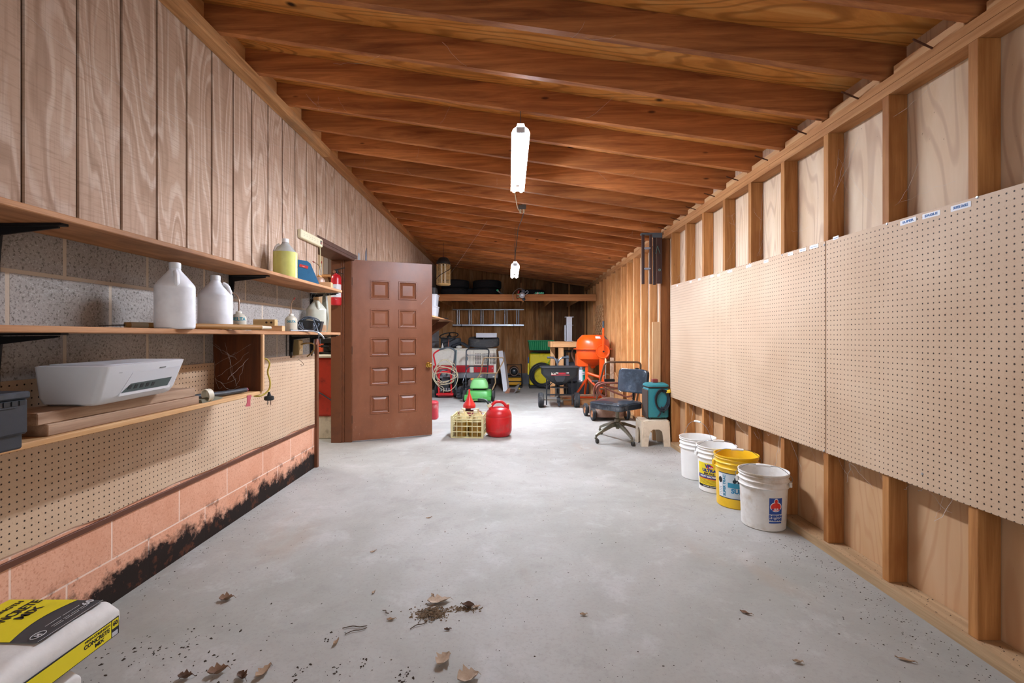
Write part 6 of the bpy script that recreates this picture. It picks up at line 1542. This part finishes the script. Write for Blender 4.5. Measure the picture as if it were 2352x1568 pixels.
leaf(605, 1548, .09, 75, 0, 'split tan leaf at the front beside a dark clump', .8, True, .5)
leaf(500, 1547, .08, 30, 1, 'brown crumpled leaf in the front row of litter', .9, True, .7)
leaf(556, 1558, .06, -40, 3, 'dark crumpled leaf beside the split tan one', .9, True, .7)
leaf(425, 1558, .06, 10, 3, 'dark leaf nearest the concrete bag', .9, True, .7)
leaf(1008, 1383, .13, 12, 2, 'large pale crumpled leaf on top of the pile of litter', .5, True, .55)
leaf(1075, 1395, .07, -10, 3, 'dark folded leaf at the tip of the pile of litter', .9, False, .7)
leaf(1092, 1396, .05, 20, 2, 'little pale leaf touching the dark folded one', .6)
leaf(994, 1369, .04, -60, 0, 'orange brown leaf curl behind the pile of litter', .6, False, .4)
def twig(x, y, L, rz, lab):
    o = M().tube(spl([(-L / 2, 0, .004), (-L * .1, .006, .006), (L * .2, -.002, .005), (L / 2, .004, .004)], 3), [.0018] * 9 + [.0012], 6).o('twig', plain('#4a3a2c', .8))
    p = fp(x, y); o.location = p; o.rotation_euler = (0, 0, R(rz)); tag(o, lab, 'twig', 'twigs on the concrete')
twig(815, 1442, .10, 8, 'longer of the two twigs lying side by side'); twig(818, 1451, .09, 28, 'shorter forked twig beside the longer one'); twig(962, 1438, .08, 38, 'twig poking out of the pile of litter'); twig(885, 1407, .04, -40, 'short twig between the leaves and the pile')

def flakes(name, pts, mat, label, cat, s0=.002, s1=.007):
    m = M()
    for p in pts:
        s = random.uniform(s0, s1) * random.choice((.6, 1, 1, 1.4)); a = random.uniform(0, 6.28); e = random.uniform(.35, 1)
        c, q = math.cos(a), math.sin(a)
        vs = []
        for k_ in range(6):
            b_ = 1.047 * k_; u_ = random.uniform(.55, 1.1) * s; x_, y_ = u_ * math.cos(b_), u_ * e * math.sin(b_)
            vs.append((p[0] + x_ * c - y_ * q, p[1] + x_ * q + y_ * c, p[2] + .0004))
        vs.append((p[0] + s * .2, p[1], p[2] + s * random.uniform(.4, .8)))
        m.add(vs, [(k_, (k_ + 1) % 6, 6) for k_ in range(6)])
    return tag(m.o(name, mat, smooth=0), label, cat, kind='stuff')
crumb = plain('#40362c', .9, 0, .3, '#7a6650', 30); crumb2 = plain('#6d5a44', .9, 0, .3, '#9a8468', 40)
pts = []
while len(pts) < 2600:
    r_ = random.random()
    if r_ < .42: y = 1.4 + random.random() ** 1.6 * 4; x = random.uniform(-1.6, 1.7)
    elif r_ < .80: y = random.uniform(1.5, 5.4); x = 1.76 - abs(random.gauss(0, .17))
    elif r_ < .90: y = random.uniform(1.5, 5); x = -1.79 + abs(random.gauss(0, .10))
    else: y = random.uniform(4, 9); x = random.uniform(-.9, 1.4)
    if -1.81 < x < 1.785 and not (x > 1.48 and 2.9 < y < 4.3) and not (x < -1.38 and y < 1.8) and not (-.8 < x < .1 and 5.6 < y < 6.7): pts.append((x, y, 0))
flakes('floor_crumbs_debris', pts, crumb, 'dark crumbs of dirt and wood scattered over the concrete', 'debris', .0012, .0042)
c = fp(1000, 1408); p2 = []
for k in range(520):
    a = random.gauss(0, .035); b = random.gauss(0, .018); p2.append((c.x + a - .02, c.y + b * 1.3 - .006, max(0, .014 - abs(a) * .25) * random.random()))
c = fp(1060, 1398)
for k in range(160): p2.append((c.x + random.gauss(0, .04), c.y + random.gauss(0, .012), 0))
flakes('leaf_litter_debris', p2, crumb2, 'heap of brown leaf litter in the middle of the near floor', 'leaf litter', .003, .008)
p3 = [(random.uniform(1.795, 1.89), random.uniform(1.4, 4.6), .05) for k in range(420)]
flakes('plate_crumbs_debris', p3, crumb, 'dark crumbs lying along the bottom plate', 'debris', .001, .0035)
p4 = []
for (x, y, n_, sx) in ((1260 / 4, 1500, 50, .08), (690, 1545, 16, .02), (770, 1535, 12, .02), (430, 1500, 60, .12), (925, 1555, 22, .015), (835, 1522, 10, .01), (760, 1465, 8, .01)):
    c = fp(x, y)
    p4 += [(c.x + random.gauss(0, sx), c.y + random.gauss(0, sx * .7 + .01), 0) for k in range(n_)]
flakes('dark_clumps_debris', p4, plain('#3a2f25', .9), 'dark clumps of dirt in the front row of the floor', 'debris', .003, .007)
c = fp(1670, 1205); c2 = fp(1640, 1195)
# ---- cobwebs
web = NT('cobweb_silk'); web.fin(lin('#d8d8d6'), .6); web.put(web.b.inputs['Alpha'], .8)
def strand(m, a, b, sag=.02, n=8, r=.0003):
    a, b = Vector(a), Vector(b); pts = []
    for k in range(n + 1):
        u = k / n; p = a.lerp(b, u); p.z -= sag * 4 * u * (1 - u); p += Vector((random.gauss(0, .003), random.gauss(0, .003), random.gauss(0, .003))); pts.append(p)
    m.tube(pts, r, 4)
m = M()
strand(m, (-1.79, 1.75, 2.42), (-1.79, 3.1, 2.55), .10, 14); strand(m, (-1.79, 3.1, 2.55), (-1.77, 4.3, 2.96), .05, 10)
strand(m, (-1.79, 2.2, 2.5), (-1.785, 3.0, 2.2), .03, 10); strand(m, (-1.1, 8.5, 2.3), (-.3, 6.4, 2.78), .01, 8, .0008)
strand(m, (-1.0, 5.83, 1.72), (-1.80, 5.52, .75), .02, 12, .0008); strand(m, (-.55, 8.0, 2.75), (-1.62, 5.6, 1.6), .06, 14, .0006) if False else None
for k in range(26):
    i = random.randint(-1, 7); y = 2.79 + .436 * i; x = random.uniform(-1.6, 1.7)
    strand(m, (x, y - .002, ZB(x) + random.uniform(.0, .12)), (x + random.uniform(-.25, .25), y - random.uniform(.1, .4), ZB(x) + random.uniform(-.12, .1)), random.uniform(0, .04), 7, .0003)
tag(m.o('cobweb_strands', web.m), 'thin cobweb threads strung between the rafters and siding', 'cobweb', kind='stuff')
m = M()
for k in range(34):
    y = random.uniform(1.5, 5.0); z0 = .57
    a = (1.80 + random.uniform(0, .05), y, z0 - random.uniform(0, .02))
    strand(m, a, (1.82 + random.uniform(0, .07), y + random.uniform(-.15, .15), z0 - random.uniform(.03, .25)), random.uniform(0, .02), 6, random.choice((.0003, .0004, .0007)))
for k in range(22):
    y = 2.73 + .43 * random.randint(-2, 6) - .04
    strand(m, (1.82 + random.uniform(0, .07), y, random.uniform(1.8, 2.3)), (1.80 + random.uniform(0, .09), y - random.uniform(.1, .36), random.uniform(1.85, 2.37)), random.uniform(0, .03), 7, .0003)
tag(m.o('cobweb_tangles', web.m), 'dusty cobwebs hanging under the pegboard and in the stud bays', 'cobweb', kind='stuff')
m = M()
for k in range(13):
    x, z = random.uniform(-1.80, -1.54), random.uniform(.91, 1.22)
    strand(m, (x, 2.88 - random.uniform(.0, .02), z), (random.uniform(-1.8, -1.54), 2.88 - random.uniform(.0, .16), random.uniform(.91, 1.22)), random.uniform(0, .04), 7, random.choice((.0002, .0003)))
for k in range(10):
    y = random.uniform(1.7, 2.5); strand(m, (-1.81, y, random.uniform(1.40, 1.46)), (-1.81 + random.uniform(0, .1), y + random.uniform(.1, .3), random.uniform(1.38, 1.48)), .02, 8, .0003)
for k in range(10):
    y = random.uniform(3.6, 4.3); strand(m, (-1.54 - random.uniform(0, .1), y, 1.60), (-1.60 - random.uniform(0, .2), y + random.uniform(.05, .25), random.uniform(1.5, 1.6)), .02, 7, .0003)
tag(m.o('cobweb_shelf', web.m), 'cobwebs across the dark upright board and plank shelves', 'cobweb', kind='stuff')
# ================================================================== light and camera
def fixture(y0, y1, x, z, label, chain_top, w=.13, strength=60):
    L = y1 - y0
    f = T('fluorescent_light', label, 'ceiling light', (x, y0, z), 0, 'tube lights down the middle of the ceiling')
    sheet = plain('#e8eaec', .35)
    m = M(); n = 9
    prof = [(-w / 2 + .004, -.012), (-w / 2 + .014, .012), (-.028, .03), (-.022, .05), (.022, .05), (.028, .03), (w / 2 - .014, .012), (w / 2 - .004, -.012)]
    rings = [[(px, yy, pz) for px, pz in prof] + [(px * .97, yy, pz + .0025) for px, pz in reversed(prof)] for yy in (0, L)]
    m.loft(rings, cap=False)
    m.o('reflector', sheet, f, smooth=0)
    for s in (-1, 1):
        M().box((-.03, (0 if s < 0 else L - .03), -.01), (.03, (.03 if s < 0 else L), .03), .004).o('end_cap', plain('#c9cdd2', .4), f)
    for s in (-1, 1):
        M().tube([(s * .033, .02, -.008), (s * .033, L - .02, -.008)], .017, 14).o('tube', glow('#e9f0ff', strength), f)
    for q, yy in enumerate((.06, L - .06)):
        zt = chain_top[q] - z
        if zt > .1: M().tube([(0, yy, .075), (0, yy, zt)], .0025, 6).o('hanging_wire', plain('#55504a', .6), f)
    return f
STR1, STR2 = 270, 400
fixture(3.13, 4.41, .075, 2.58, 'bright twin-tube light hung under the rafters nearest the camera', (ZB(.07), ZB(.07)), .13, STR1)
fixture(6.50, 7.78, .08, 2.20, 'smaller-looking twin-tube light hanging low at the back', (ZB(.07), ZB(.07)), .125, STR2)

def area(name, loc, rot, size, energy, color, sy=None):
    l = bpy.data.lights.new(name, 'AREA'); l.energy = energy; l.color = color; l.size = size
    if sy: l.shape = 'RECTANGLE'; l.size_y = sy
    o = bpy.data.objects.new(name, l); C.objects.link(o); o.location = loc; o.rotation_euler = rot
    return o
area('next_room_lamp', (-3.3, 5.2, 2.65), (0, 0, 0), .6, 38, (1, .95, .86))
# the garage front behind the camera stands open: daylight comes in from the sky; the portal only guides the sampling
po = area('garage_front_opening', (0, NEAR + .02, 1.4), (R(90), 0, 0), 3.7, 1, (1, 1, 1), 2.8)
po.data.cycles.is_portal = True

w = bpy.data.worlds.new('daylight'); bpy.context.scene.world = w; w.use_nodes = True
bg = w.node_tree.nodes['Background']; bg.inputs[0].default_value = (.92, .95, 1, 1); bg.inputs[1].default_value = 1.2

cam = bpy.data.cameras.new('camera'); co = bpy.data.objects.new('camera', cam); C.objects.link(co)
cam.sensor_width = 36; cam.lens = F / 2352 * 36; cam.clip_start = .02
cam.shift_x = 6 / 2352; cam.shift_y = -12 / 2352
co.location = (0, 0, EYE); co.rotation_euler = (R(90), 0, 0)
sc = bpy.context.scene; sc.camera = co
sc.view_settings.view_transform = 'Standard'; sc.view_settings.look = 'None'; sc.view_settings.gamma = 1; sc.view_settings.use_curve_mapping = False
sc.view_settings.exposure = 0.38
